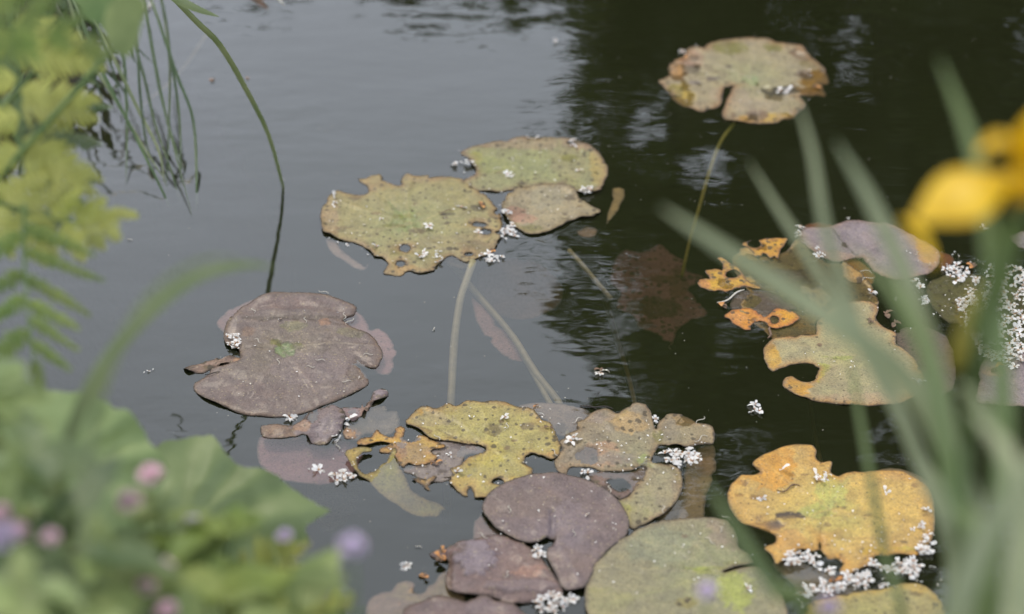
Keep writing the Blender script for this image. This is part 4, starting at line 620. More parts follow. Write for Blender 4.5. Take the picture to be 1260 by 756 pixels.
clusters = [  # px, py, n, sx, sy, where
    (410, 248, 3, 5, 8, 'on the left tip of the large ragged pad'), (428, 302, 1, 0, 0, 'lying at the lower left edge of the large ragged pad'), (463, 306, 1, 0, 0, 'on the ragged pad lower edge left of its tongue'),
    (525, 278, 2, 4, 4, 'beside the green middle of the large ragged pad'), (522, 318, 4, 7, 7, 'on the ragged pad above its orange tongue'), (538, 316, 5, 5, 9, 'on the ragged pad right of its orange tongue'),
    (567, 258, 1, 0, 0, 'on the right half of the large ragged pad'), (470, 272, 1, 0, 0, 'tiny one on the left half of the large ragged pad'), (622, 267, 4, 7, 4, 'between the ragged pad and the small folded pad'), (627, 289, 9, 8, 9, 'at the left foot of the small folded pad'),
    (604, 318, 8, 13, 5, 'along the ragged pad lower right rim'), (588, 287, 2, 4, 3, 'in the holed right edge of the ragged pad'), (568, 203, 6, 10, 4, 'floating at the left tip of the olive oval pad'), (628, 217, 2, 4, 2, 'in the middle of the olive oval pad'),
    (723, 238, 6, 10, 5, 'at the lower right rim of the olive oval pad'), (712, 212, 1, 0, 0, 'on the right half of the olive oval pad'), (707, 179, 3, 7, 3, 'at the top right rim of the olive oval pad'), (653, 172, 2, 5, 2, 'on the back rim of the olive oval pad'),
    (288, 424, 9, 9, 8, 'in the left notch of the dull purple pad'), (346, 396, 1, 0, 0, 'on the raised fold of the dull purple pad'), (356, 519, 3, 5, 4, 'between the dull purple pad and the curled scrap'), (430, 518, 3, 3, 6, 'on the right edge of the curled scrap'), (415, 541, 2, 3, 3, 'at the lower tip of the curled scrap'),
    (420, 589, 9, 14, 6, 'afloat left of the yellow crescent'), (385, 577, 3, 12, 3, 'trailing far left of the yellow crescent'), (555, 561, 1, 0, 0, 'large one in the slit of the yellow speckled pad'), (563, 582, 1, 0, 0, 'on the lower left lobe of the yellow speckled pad'), (622, 516, 2, 3, 2, 'on the back half of the yellow speckled pad'),
    (705, 546, 5, 11, 4, 'between the yellow speckled pad and the blotched pad'), (717, 585, 4, 7, 4, 'on the dark gap of the blotched pad'), (808, 520, 3, 4, 7, 'on the back notch of the blotched pad'), (838, 563, 17, 22, 10, 'heaped on the right lobe of the blotched pad'),
    (664, 685, 7, 8, 8, 'in the slit of the round purple pad'), (499, 697, 2, 3, 3, 'floating on dark water left of the pinkish tan pad'), (675, 745, 12, 22, 9, 'at the bottom between purple and grey green pads'), (700, 738, 3, 6, 6, 'at the left edge of the grey green pad'), (722, 640, 1, 0, 0, 'on the right half of the round purple pad'), (919, 728, 1, 0, 0, 'on the lime patch of the grey green pad'),
    (996, 91, 2, 3, 3, 'on the right rim of the farthest pad'), (963, 112, 4, 9, 4, 'in the dark slit of the farthest pad'), (850, 68, 3, 22, 8, 'on the left back rim of the farthest pad'),
    (983, 287, 5, 5, 8, 'at the left tip of the mauve oval pad'), (1005, 316, 4, 12, 5, 'at the lower left rim of the mauve oval pad'), (1043, 271, 2, 5, 2, 'on the back rim of the mauve oval pad'), (1072, 362, 2, 4, 3, 'above the back edge of the beige pad'),
    (1127, 352, 6, 12, 6, 'below the mauve oval pad behind the pale blade'), (1138, 373, 6, 9, 5, 'between the beige pad and the iris stem'), (1175, 338, 10, 14, 9, 'left of the iris stem under the yellow flower'), (1187, 373, 9, 13, 9, 'behind the withered yellow bud'), (1210, 279, 2, 4, 2, 'directly below the yellow iris flower'),
    (1236, 388, 300, 48, 58, 'in the big heap at the right edge'), (1250, 447, 7, 10, 10, 'on the pale mauve pad at the right edge'), (1132, 473, 3, 5, 4, 'on the right edge of the beige pad'), (925, 505, 7, 10, 8, 'on dark water above the orange yellow pad'),
    (1011, 590, 5, 9, 5, 'in the back notch of the orange yellow pad'), (962, 581, 2, 4, 2, 'on the upper left part of the orange yellow pad'), (937, 617, 2, 4, 2, 'on the left edge of the orange yellow pad'), (1090, 607, 2, 6, 2, 'on the upper right part of the orange yellow pad'),
    (1138, 632, 4, 7, 4, 'high on the orange yellow pad right rim'), (1128, 652, 3, 7, 5, 'on the right part of the orange yellow pad'), (1138, 672, 9, 10, 12, 'along the orange yellow pad lower right rim'), (989, 690, 12, 22, 8, 'at the orange yellow pad lower left lobe'), (1013, 700, 6, 10, 7, 'in the dark bite under the orange pad'),
    (1057, 716, 14, 18, 9, 'below the middle of the orange yellow pad'), (1079, 697, 5, 8, 6, 'in the small bite of the orange yellow pad'), (1112, 700, 20, 24, 10, 'massed below the orange yellow pad right lobe'), (1010, 726, 14, 26, 9, 'strewn over the olive sunken pad'), (986, 740, 5, 8, 9, 'left of the bottom yellow olive pad'), (1086, 724, 3, 7, 3, 'on the back rim of the bottom yellow olive pad'),
    (172, 8, 10, 16, 9, 'among the leaves at the top left corner'), (180, 457, 3, 8, 3, 'tiny, afloat left of the dull purple pad'), (683, 52, 1, 0, 0, 'alone on open water near the top, left of the tree reflection'), (740, 460, 3, 9, 4, 'floating above the blotched pad'), (440, 468, 1, 3, 2, 'tiny one right of the dull purple pad')]
KW = {'open': 'open', 'crumpled': 'crumpled', 'petal': 'single petal', 'pair': 'two petalled'}
litter = MB()
for px, py, n_, sx_, sy_, where in clusters:
    sp = []
    for i in range(int(n_*1.8) if 9 <= n_ < 100 else n_):
        a = rb.uniform(0, math.tau); q = rb.random()**.5; sp.append((px+math.cos(a)*q*sx_*1.05, py+math.sin(a)*q*sy_*1.05))
    keep = 26 if n_ > 30 else n_ if n_ <= 8 else int(8+(n_-8)*.5)
    rest = sp[keep:]; sp = sp[:keep]
    for (X_, Y_) in rest:                                   # the small change between the blossoms, one object
        p = P(X_, Y_); me = rb.choice(BM['crumpled']); R_ = Matrix.Rotation(rb.uniform(0, 6.28), 3, 'Z') @ Matrix.Rotation(rb.uniform(-.5, .5), 3, 'X')
        z_ = top_z(p.x, p.y)+rb.random()*.003
        litter.add([R_ @ v.co*.9+Vector((p.x, p.y, z_)) for v in me.vertices], [tuple(f.vertices) for f in me.polygons]); litter.m[-len(me.polygons):] = [f.material_index for f in me.polygons]
    ks = [rb.choice(['open', 'crumpled', 'crumpled', 'open', 'pair', 'petal']) if n_ > 1 else 'crumpled' for _ in sp]
    words = [f'{KW[k]} white fallen blossom' for k in ks]
    if 1 < len(sp):
        free = list(range(len(sp))); 
        for wd_, key in (('leftmost', lambda j: sp[j][0]), ('rightmost', lambda j: -sp[j][0]), ('farthest', lambda j: sp[j][1]), ('nearest', lambda j: -sp[j][1])):
            if not free: break
            j = min(free, key=key); free.remove(j); words[j] = f'{wd_} white blossom'
    for i, (X_, Y_) in enumerate(sp):
        p = P(X_, Y_); o = bpy.data.objects.new('fallen_blossom', rb.choice(BM[ks[i]])); COL.objects.link(o)
        z_ = top_z(p.x, p.y)+.0003+(rb.random()*.006 if n_ > 30 else rb.random()*.0015 if n_ > 3 else 0)
        s_ = rb.uniform(.5, 1.25)*(.6 if 'tiny' in where else 1.0)
        o.location = (p.x, p.y, z_); o.rotation_euler = (rb.uniform(-.5, .5), rb.uniform(-.5, .5), rb.uniform(0, 6.28)); o.scale = (s_,)*3
        lb = f'{words[i]} {where}' if n_ > 1 else f'white fallen blossom {where}'
        tag(o, ' '.join(lb.split()[:16]), 'blossom', f'white blossoms {where}' if n_ > 1 else None)
tag(litter.build('blossom_litter', [M['white'], M['orange']]), 'small broken white petals filling the gaps of the blossom heaps', kind='stuff')
# curled pale threads
def thread(px, py, L, kind, label, mat='thread', r=.00042, ang=None, name='curled_thread', cat='plant thread'):
    a = ang if ang is not None else rb.uniform(0, math.tau); c = P(px, py); pts = []; z0 = top_z(c.x, c.y)+.0006
    for i in range(12):
        t = i/11-.5; u = L*t; v = L*(kind*math.sin(t*6.0)*.16+.22*(t*t-.1))
        pts.append((c.x+u*math.cos(a)-v*math.sin(a), c.y+u*math.sin(a)+v*math.cos(a), z0+.0012*math.sin((t+.5)*math.pi)))
    mb = MB(); tube(mb, pts, [r*(.5+math.sin((i+.6)/12.2*math.pi)*.6) for i in range(12)], 6)
    return tag(mb.build(name, M[mat], origin=(c.x, c.y, 0)), label, cat)
T = 'pale curled plant thread '
for px, py, L, kd, wh in [(343, 449, .014, 1, 'left of the green middle of the dull purple pad'), (382, 454, .012, -1, 'low on the middle of the dull purple pad'), (394, 446, .013, 1, 'upright on the middle of the dull purple pad'), (427, 473, .012, 1, 'at the lower right edge of the dull purple pad'), (453, 440, .013, -1, 'on the right lobe of the dull purple pad'),
        (376, 398, .013, 1, 'on the raised fold of the dull purple pad'), (318, 424, .014, -1, 'near the left notch of the dull purple pad'), (312, 384, .012, 1, 'on the back lobe of the dull purple pad'), (430, 397, .020, -1, 'looping at the right end of the dull purple fold'), (424, 391, .016, 1, 'just above the fold of the dull purple pad'), (398, 361, .016, 1, 'on the back rim of the dull purple pad'),
        (631, 198, .014, 1, 'on the back half of the olive oval pad'), (612, 209, .013, -1, 'on the left half of the olive oval pad'), (664, 510, .014, 1, 'behind the yellow speckled pad'), (624, 526, .012, 1, 'on the back half of the yellow speckled pad'), (682, 559, .015, -1, 'on the right rim of the yellow speckled pad'), (538, 541, .014, 1, 'along the slit of the yellow speckled pad'),
        (710, 518, .016, 1, 'at the left back lobe of the blotched pad'), (750, 608, .014, 1, 'where the round purple pad meets the blotched pad'), (816, 630, .014, -1, 'low on the lower lobe of the blotched pad'), (862, 543, .020, 1, 'on the right lobe of the blotched pad'), (862, 518, .018, -1, 'at the back rim of the blotched pad right lobe'), (706, 663, .012, 1, 'right of the slit of the round purple pad'), (627, 633, .013, 1, 'on the left half of the round purple pad'),
        (873, 670, .014, -1, 'on the back half of the grey green pad'), (887, 656, .010, 1, 'near the back edge of the grey green pad'), (893, 638, .012, 1, 'at the back rim of the grey green pad'), (624, 711, .012, 1, 'on the humped purple pad'), (594, 663, .014, -1, 'on the back edge of the humped purple pad'), (1062, 335, .026, 1, 'lying across the rusty scrap below the mauve oval pad'), (1068, 345, .020, -1, 'just below the rusty scrap by the mauve oval pad'),
        (1128, 315, .010, 1, 'on the right half of the mauve oval pad'), (160, 296, .010, 1, 'on open water near the fern'), (534, 406, .008, 1, 'on open water in the middle'), (416, 551, .012, 1, 'below the curled scrap'), (700, 738, .012, -1, 'at the bottom between pads'), (515, 674, .008, 1, 'floating beside the blurred lilac flower'), (741, 458, .020, 1, 'floating above the blotched pad'), (1240, 452, .018, 1, 'on the pale mauve pad at the right edge')]:
    thread(px, py, L, kd, T+wh)
thread(970, 603, .030, 1, 'brown curled twig bit on the upper left of the orange yellow pad', 'twig', .0009, .2, 'twig_bit', 'twig')
thread(548, 263, .022, 1, 'thin brown twig bit across the right half of the large ragged pad', 'twig', .0005, 0, 'twig_bit', 'twig')
thread(900, 366, .050, .4, 'pale dry seed twig lying across the orange scraps', 'thread', .0011, .62, 'twig_bit', 'twig')
thread(947, 410, .026, .5, 'dark reddish twig hanging off the orange bow tie scrap', 'twig', .0016, 1.3, 'twig_bit', 'twig')
thread(724, 502, .022, .3, 'black twig tip poking up behind the blotched pad', 'dark', .0011, 2.8, 'twig_bit', 'twig')
thread(740, 503, .030, .3, 'second black twig tip behind the blotched pad', 'dark', .0008, 3.0, 'twig_bit', 'twig')
thread(262, 462, .020, .3, 'small dark twig on the narrow brownish flap', 'dark', .0006, .3, 'twig_bit', 'twig')
# brown scraps of petals and bark
def scrap_mesh(seed):
    rs = random.Random(seed); mb = MB()
    for i in range(4):
        petal(mb, rs.uniform(0, 6.28), rs.uniform(.004, .008), rs.uniform(.003, .005), rs.uniform(.001, .003), rs.uniform(-.001, .002), rs.choice([0, 0, 1]))
    o = mb.build('tmp', [M['twig'], M['orange']]); me = o.data; bpy.data.objects.remove(o); return me
SM = [scrap_mesh(i) for i in range(5)]
for px, py, s_, lb in [(536, 571, 1.3, 'dark red brown withered petal in the slit of the yellow speckled pad'), (541, 690, 1.5, 'orange brown withered flower floating at the tip of the pinkish tan pad'), (545, 680, 1.0, 'upper withered petal above the pinkish tan pad'), (522, 712, 1.2, 'greenish brown scrap in the gap of the pinkish tan pad'), (738, 455, 1.0, 'small yellowish seed scrap afloat above the blotched pad'), (1028, 715, 1.6, 'orange brown withered flower in the blossoms under the orange yellow pad'),
                       (1090, 388, 1.8, 'dark brown scrap on the back edge of the beige pad'), (1100, 398, 1.5, 'brown scrap beside the dark one on the beige pad'), (1072, 398, 1.2, 'small brown scrap left of the others on the beige pad'), (607, 310, .9, 'orange petal scrap at the lower right rim of the ragged pad'), (592, 256, 1.4, 'dark scrap on the right edge of the large ragged pad'), (262, 99, .8, 'small orange scrap on open water between the grasses'), (305, 97, .5, 'tiny dark scrap on open water right of the grasses'),
                       (1198, 330, 1.6, 'orange brown scrap among blossoms left of the iris stem'), (1225, 455, 1.4, 'orange scrap on the pale mauve pad'), (888, 378, 1.2, 'brown scrap under the pale seed twig'), (676, 528, .9, 'brown scrap behind the right rim of the yellow speckled pad'), (660, 500, .7, 'small dark scrap on the back rim of the yellow speckled pad'), (843, 74, 1.5, 'brown curled scrap on the left back rim of the farthest pad'), (1003, 108, 1.4, 'dark scrap on the right rim of the farthest pad')]:
    p = P(px, py); o = bpy.data.objects.new('withered_scrap', SM[rb.randrange(5)]); COL.objects.link(o)
    o.location = (p.x, p.y, top_z(p.x, p.y)+.0006); o.rotation_euler = (rb.uniform(-.3, .3), rb.uniform(-.3, .3), rb.uniform(0, 6.28)); o.scale = (s_,)*3; tag(o, lb, 'plant scrap')
# specks of pollen and dust afloat
mb = MB()
for i in range(420):
    px, py = rb.uniform(-20, 1280), rb.uniform(-20, 776); p = P(px, py); r_ = rb.uniform(.00025, .0008); a = rb.uniform(0, 3)
    if np.hypot(AP[:, 0]-p.x, AP[:, 1]-p.y).min() < .004: continue
    mb.add([(p.x+r_*math.cos(a+k*1.571)*(1.5 if k % 2 else .7), p.y+r_*math.sin(a+k*1.571), .0003+.0002*(k % 2)) for k in range(4)]+[(p.x, p.y, .0009)], [(0, 1, 4), (1, 2, 4), (2, 3, 4), (3, 0, 4)])
tag(mb.build('floating_dust', M['thread']), 'fine pale dust and pollen afloat on the pond', kind='stuff')

mb = MB()
for px, py, sx_, sy_, n_ in [(1090, 690, 70, 40, 40), (1020, 640, 100, 50, 26), (800, 560, 70, 40, 34), (600, 550, 90, 50, 26), (640, 230, 90, 45, 30), (500, 285, 100, 40, 30), (680, 660, 90, 60, 14), (1060, 430, 80, 50, 14), (1170, 350, 70, 40, 40), (920, 95, 80, 40, 14), (350, 430, 90, 60, 10), (840, 690, 90, 50, 12), (460, 560, 60, 30, 14)]:
    for i in range(n_*2):
        X_ = px+rb.uniform(-1, 1)*sx_; Y_ = py+rb.uniform(-1, 1)*sy_; p = P(X_, Y_); q = MB(); L = rb.uniform(.0010, .0036); petal(q, rb.uniform(0, 6.28), L, L*rb.uniform(.35, .8), rb.uniform(0, .001), rb.uniform(-.0004, .0004))
        z_ = top_z(p.x, p.y)+.0004; mb.add([Vector(v)+Vector((p.x, p.y, z_)) for v in q.v], q.f, 0 if rb.random() < .7 else 1)
tag(mb.build('petal_crumbs', [M['white'], M['thread']]), 'tiny crumbs of pale petals strewn over pads and water', kind='stuff')

# ------------------------------------------------------------------ overhanging grasses at the top left
NEAR = 1.0
def blade(parent, pts, wmax, mat, n=26, name='leaf', fold=.35, twist=0, base=.55, side=None):
    s = spline(pts, n); wmax *= NEAR
    wd = [max(.0004, wmax*(base+(1-base)*math.sin(min(1, i/(n-1)*2.2)*math.pi/2))*(1-(i/(n-1))**3.2)**.8) for i in range(n)]
    mb = MB(); ribbon(mb, s, wd, side, fold, 0, twist); o = mb.build(name, mat, parent); return o
gz = lambda x, y: float(ground_h(np.array([x]), np.array([y]))[0])
gb = P(60, -120, .2); gr = empty('grass_tuft', (gb.x, gb.y, 0)); tag(gr, 'tuft of thin dark green grass hanging over the water at the upper left', 'grass tuft')
for pts, w_, mt in [([(60, -90, .40), (95, 10, .34), (122, 80, .24), (160, 155, .12), (203, 242, .004), (207, 256, -.03)], .0042, 'grass'), ([(90, -90, .36), (135, -10, .32), (152, 70, .2), (156, 150, .08), (155, 226, .003)], .0040, 'grass'),
        ([(140, -90, .36), (175, 0, .30), (190, 75, .2), (206, 150, .1), (236, 264, .004)], .0040, 'grass'), ([(170, -90, .36), (196, -10, .30), (208, 60, .2), (208, 150, .1), (204, 245, -.01)], .0036, 'grass'), ([(150, -90, .36), (186, 0, .32), (216, 88, .2), (238, 150, .09), (242, 238, .0), (240, 260, -.03)], .0038, 'grass'),
        ([(190, -70, .30), (205, 40, .24), (218, 120, .12), (222, 170, .06), (222, 240, -.01)], .0032, 'grass'), ([(90, -60, .3), (122, 5, .24), (155, 45, .18), (192, 82, .12)], .0042, 'grass'), ([(110, -60, .3), (150, 10, .26), (176, 90, .16), (190, 150, .08), (212, 215, .02), (222, 250, -.01)], .0036, 'grass'), ([(130, -60, .3), (165, 40, .26), (172, 110, .16), (178, 165, .06), (190, 210, .01)], .0034, 'grass'), ([(70, -60, .3), (100, 50, .22), (140, 120, .12), (176, 180, .05), (205, 225, .0)], .0036, 'grass_p'), ([(40, -60, .3), (75, 20, .22), (112, 70, .14), (150, 108, .08), (160, 140, .02)], .004, 'grass'), ([(160, -60, .3), (182, 30, .2), (196, 110, .12), (214, 175, .05), (228, 215, .01)], .003, 'grass'), ([(20, 10, .25), (28, 45, .2), (50, 72, .12), (70, 96, .06)], .0055, 'grass_p'), ([(95, -20, .3), (140, 72, .2), (170, 135, .1), (195, 185, .04), (203, 228, 0)], .0040, 'grass_p'),
        ([(60, -60, .3), (95, 30, .22), (115, 90, .12), (128, 130, .04)], .0040, 'grass'), ([(90, -60, .33), (118, 30, .24), (140, 90, .14), (150, 130, .04)], .0032, 'grass'), ([(100, -60, .33), (150, 20, .24), (160, 60, .18), (168, 80, .13)], .005, 'grass')]:
    blade(gr, [P(a_, b_, c_*.5 if c_ > 0 else c_) for a_, b_, c_ in pts], w_*1.35, M[mt])
ar = empty('arching_grass', P(130, -140, .3)); tag(ar, 'long single grass blade arching down to the water right of the dark tuft', 'grass blade')
blade(ar, [P(120, -130, .46), P(190, -30, .42), P(240, 25, .35), P(270, 55, .285), P(300, 105, .195), P(330, 165, .095), P(347, 225, .01), P(350, 240, -.03)], .0085, M['grass_p'])
rg = empty('yellow_grass_tip', P(330, -60, .3)); tag(rg, 'brownish dry grass tips dipping in at the top edge', 'grass blade')
blade(rg, [D(270, -90, 2.0), D(292, -30, 2.0), D(312, -5, 2.0), D(330, 12, 2.0)], .012, M['twig']); blade(rg, [D(310, -90, 2.1), D(330, -20, 2.1), D(350, 7, 2.1)], .006, M['thread'])
bl = empty('broad_grass_blade', D(60, 860, 1.5)); tag(bl, 'pale broad grass blade bending right, left of the dull purple pad', 'grass blade')
blade(bl, [D(60, 860, 1.55), D(70, 620, 1.5), D(100, 500, 1.48), D(150, 420, 1.46), (D(200, 370, 1.45)), D(250, 338, 1.45), D(305, 326, 1.46), D(340, 330, 1.48)], .012, M['grass_p'])
bl = empty('broad_grass_blade', D(100, 860, 1.4)); tag(bl, 'fainter thin grass blade just behind the pale bending one', 'grass blade')
blade(bl, [D(90, 860, 1.30), D(110, 560, 1.28), D(140, 440, 1.25), D(190, 360, 1.24), D(250, 322, 1.24), D(300, 320, 1.26)], .006, M['grass_p'])
# leaves at the top left corner
def broad_leaf(name, label, outline, centre, dist, nrm, mat, parent=None, step=.006, amp=.004, pleat=.003, seed=1):
    C = D(centre[0], centre[1], dist); n_ = Vector(nrm).normalized(); ex = Vector((1, 0, 0)); ex = (ex-n_*ex.dot(n_)).normalized(); ey = n_.cross(ex)
    def w2(q):
        d = ray(*q); t = (C-CAM).dot(n_)/d.dot(n_); p = CAM+d*t-C; return (p.dot(ex), p.dot(ey))
    O = closed([w2(q) for q in outline], .003, .0030, seed, .6)
    x0, y0 = O.min(0); x1, y1 = O.max(0); gx, gy = np.meshgrid(np.arange(x0, x1, step), np.arange(y0, y1, step)); gx = gx.ravel()+rng.uniform(-.2, .2, gx.size)*step; gy = gy.ravel()+rng.uniform(-.2, .2, gy.size)*step
    ok = inside(O, gx, gy); pts = np.stack([gx[ok], gy[ok]], 1); pts = pts[np.min(np.linalg.norm(pts[:, None]-O[None], axis=2), axis=1) > step*.5]
    nO = len(O); r = delaunay_2d_cdt([Vector(p) for p in O]+[Vector(p) for p in pts], [(i, (i+1) % nO) for i in range(nO)], [], 0, 1e-6)
    V = np.array([tuple(v) for v in r[0]]); FA = np.array(r[2]); c = V[FA].mean(1); FA = FA[inside(O, c[:, 0], c[:, 1])]
    th = np.arctan2(V[:, 1], V[:, 0]); rr = np.hypot(V[:, 0], V[:, 1])
    pass
    zz = np.array([noise.noise((x*14, y*14, seed)) for x, y in V])*amp*2+pleat*np.cos(th*9+2*np.sin(th*2+seed))*np.clip(rr/.06, 0, 1)+np.array([noise.noise((x*45, y*45, seed)) for x, y in V])*amp*.4-rr*rr*1.0
    base = Vector(parent.location) if parent else C
    vs = [C+ex*float(a)+ey*float(b)+n_*float(h) for (a, b), h in zip(V, zz)]; vs2 = [v-n_*.0006 for v in vs]
    mb = MB(); fl = FA.tolist(); mb.add(vs+vs2, [tuple(f) for f in fl]+[(a+len(vs), c_+len(vs), b+len(vs)) for a, b, c_ in fl])
    return mb, C
def leaf_thing(name, label, outline, centre, dist, nrm, mat, foot=(-.05, .02), **k):
    dist = dist*.97 if dist < 1.9 else dist
    mb, C = broad_leaf(name, label, outline, centre, dist, nrm, mat, **k)
    g = Vector((C.x+foot[0], C.y+foot[1], 0)); g.z = gz(g.x, g.y)-.02
    o = empty(name, g); tag(o, label, 'plant'); mb.build('leaf_blade', mat, o)
    s = MB(); tube(s, spline([g, (g+C)/2+Vector((-.02, -.03, .02)), C-Vector(nrm).normalized()*.004], 12), [.004*(1-.35*i/11) for i in range(12)], 8); s.build('leaf_stalk', M['stem_g'], o); return o
leaf_thing('broad_leaved_plant', 'pale green broad leaf behind the dark grasses at the top left corner', [(128, 20), (145, -5), (165, -12), (178, 5), (176, 28), (170, 50), (160, 70), (142, 62), (130, 45)], (155, 40), 1.75, (.2, -.7, .7), M['herb'], foot=(-.47, 0), seed=3)
leaf_thing('broad_leaved_plant', 'darker green pointed leaf hanging over the top left corner', [(80, -20), (120, -40), (150, -10), (148, 25), (135, 42), (120, 30), (100, 15)], (115, 0), 1.85, (.1, -.7, .7), M['stem_g'], foot=(-.45, 0), seed=5)
nb = empty('grass_leaf', D(120, -120, 2.3)); tag(nb, 'narrow bright leaf tip reaching right at the top edge', 'grass blade')
blade(nb, [D(120, -110, 2.32), D(175, -45, 2.3), D(212, -6, 2.3), D(240, 10, 2.3), D(270, 21, 2.3)], .013, M['grass_p'])

# ------------------------------------------------------------------ ferns
fr = random.Random(4)
def pinna(mb, a, b, nrm, wd, nl=11, droop=.1, blunt=.9):
    a, b = Vector(a), Vector(b); t = (b-a); L = t.length; t = t/L; s = t.cross(nrm).normalized(); n_ = s.cross(t)
    mid = [a+t*(L*i/10)-n_*(droop*L*(i/10)**2) for i in range(11)]
    tube(mb, mid, [.0010*(1-.7*i/10) for i in range(11)], 5)
    for i in range(nl):
        u = (i+.6)/nl; c = a+t*(L*u)-n_*(droop*L*u*u); w_0 = wd*(1-u**1.35)**.85*(.6+.4*min(1, u*5))*1.08+.002
        for sg in (-1, 1):
            w_ = w_0*fr.uniform(.78, 1.15); d = (s*sg*.86+t*fr.uniform(.35, .7)+n_*fr.uniform(-.25, .25)).normalized(); q = s*0+t; hw = L/nl*.52
            l0 = c-q*hw*.9; l1 = c+q*hw*.9; m_ = c+d*w_*.6-n_*(w_*.06); e_ = c+d*w_*blunt-n_*(w_*.22)
            mb.add([l0, c+n_*.0006, l1, m_-q*hw*.85, m_+n_*.001, m_+q*hw*.85, e_-q*hw*.45, e_+q*hw*.45, c+d*w_-n_*(w_*.26)], [(0, 1, 4, 3), (1, 2, 5, 4), (3, 4, 6), (4, 5, 7), (4, 7, 8), (4, 8, 6)] if sg > 0 else [(3, 4, 1, 0), (4, 5, 2, 1), (6, 4, 3), (7, 5, 4), (8, 7, 4), (6, 8, 4)])
def fern(label, rach, specs, mat, nrm=(.15, -.75, .65), group='fern fronds hanging in from the left'):
    rach = [CAM+(Vector(q)-CAM)*.90 for q in rach]; specs = [(u+fr.uniform(-.02, .02), a_+fr.uniform(-7, 7), L*.92*fr.uniform(.88, 1.12), w_*fr.uniform(.9, 1.2)) for u, a_, L, w_ in specs]
    r = spline(rach, 30); o = empty('fern_frond', Vector(r[0])); tag(o, label, 'fern', group)
    mb = MB(); tube(mb, r, [.0022*(1-.6*i/29) for i in range(30)], 7); mb.build('rachis', M['stem_g'], o)
    nn = Vector(nrm).normalized()
    for u, ang, L, wd in specs:      # place along, angle in the frond's plane (deg from +x, clockwise down), length, half width
        i = min(29, int(u*29)); a = Vector(r[i]); ex = Vector((1, 0, 0)); ex = (ex-nn*ex.dot(nn)).normalized(); ey = nn.cross(ex)
        d = ex*math.cos(math.radians(ang))-ey*math.sin(math.radians(ang))
        mb = MB(); pinna(mb, a, a+d*L, nn, wd, max(9, int(L/.0058)), .12); mb.build('pinna', mat, o)
    return o
fern('yellow green fern frond hanging down the left edge, upper half of the ferns', [D(-10, -120, 2.05), D(10, 0, 2.0), D(24, 120, 1.97), D(28, 220, 1.97), D(30, 300, 1.95)],
     [(.36, 12, .085, .022), (.42, 10, .080, .024), (.50, 8, .078, .022), (.56, 14, .082, .022), (.62, 22, .082, .022), (.68, 28, .080, .02), (.30, 16, .07, .02), (.36, 168, .08, .02), (.46, 168, .08, .02), (.56, 165, .08, .02), (.66, 160, .08, .02), (.80, 150, .06, .02)], M['fern'])
fern('broad pale yellow fern frond in the middle of the left edge', [D(-60, 230, 1.95), D(0, 250, 1.95), D(60, 268, 1.95), D(110, 275, 1.96), D(146, 262, 1.97)],
     [(.30, -40, .05, .018), (.42, -42, .045, .016), (.54, -42, .042, .015), (.66, -38, .036, .013), (.78, -32, .028, .011), (.9, -20, .02, .008), (.25, 70, .055, .02), (.36, 68, .055, .018), (.48, 66, .05, .017), (.60, 60, .045, .015), (.72, 52, .036, .013), (.84, 42, .028, .011), (1.0, 5, .018, .006)], M['fern'])
fern('green fern frond with finger like pinnae spreading low on the left edge', [D(30, 250, 1.9), D(30, 320, 1.9), D(34, 380, 1.88), D(42, 450, 1.86)],
     [(.15, 20, .072, .008), (.32, 24, .078, .007), (.48, 26, .070, .007), (.62, 27, .060, .007), (.76, 28, .052, .006), (.9, 34, .045, .006), (.2, 150, .06, .01), (.4, 150, .06, .01), (.6, 146, .05, .01), (.8, 140, .05, .01), (.98, 80, .03, .006)], M['fern_g'])
fern('lime green blurred fern frond at the top left corner', [D(-80, 30, 1.6), D(-20, 25, 1.6), D(40, 35, 1.6), D(95, 52, 1.62)],
     [(.2, -50, .05, .016), (.4, -50, .045, .014), (.6, -45, .04, .012), (.8, -40, .03, .010), (.2, 62, .05, .016), (.4, 58, .042, .014), (.6, 52, .038, .012), (.8, 40, .03, .010), (1.0, 20, .03, .010)], M['fern_g'])
fern('deep green fern frond behind the others on the left edge', [D(-40, 60, 2.15), D(10, 150, 2.15), D(40, 220, 2.12), D(60, 300, 2.1)],
     [(u, a, L, .018) for u, a, L in ((.1, -5, .10), (.25, 0, .11), (.4, 5, .095), (.55, 15, .085), (.7, 25, .07), (.85, 35, .05), (.2, 150, .08), (.5, 150, .08), (.8, 140, .06))], M['herb_d'])
fern('small yellow fern frond at the lower left, below the broad leaf', [D(250, 800, 1.75), D(290, 740, 1.75), D(330, 700, 1.76), D(362, 672, 1.77)],
     [(.3, -95, .03, .006), (.45, -98, .034, .006), (.58, -100, .032, .006), (.7, -100, .028, .006), (.82, -92, .024, .005), (.92, -75, .018, .004), (.3, 8, .06, .008), (.45, 6, .05, .008), (.58, 5, .040, .007), (.7, 0, .032, .006), (.82, -10, .025, .005), (.92, -25, .02, .005)], M['fern'], group='fern fronds at the lower left')
fern('yellow fern frond cut by the bottom edge, lower left', [D(300, 840, 1.7), D(350, 775, 1.7), D(395, 755, 1.71), D(450, 752, 1.72)],
     [(.2, -75, .05, .010), (.35, -72, .05, .010), (.5, -70, .045, .009), (.62, -66, .03, .006), (.74, -66, .022, .005), (.86, -66, .018, .005), (.3, 60, .04, .008), (.6, 50, .03, .008)], M['fern'], group='fern fronds at the lower left')

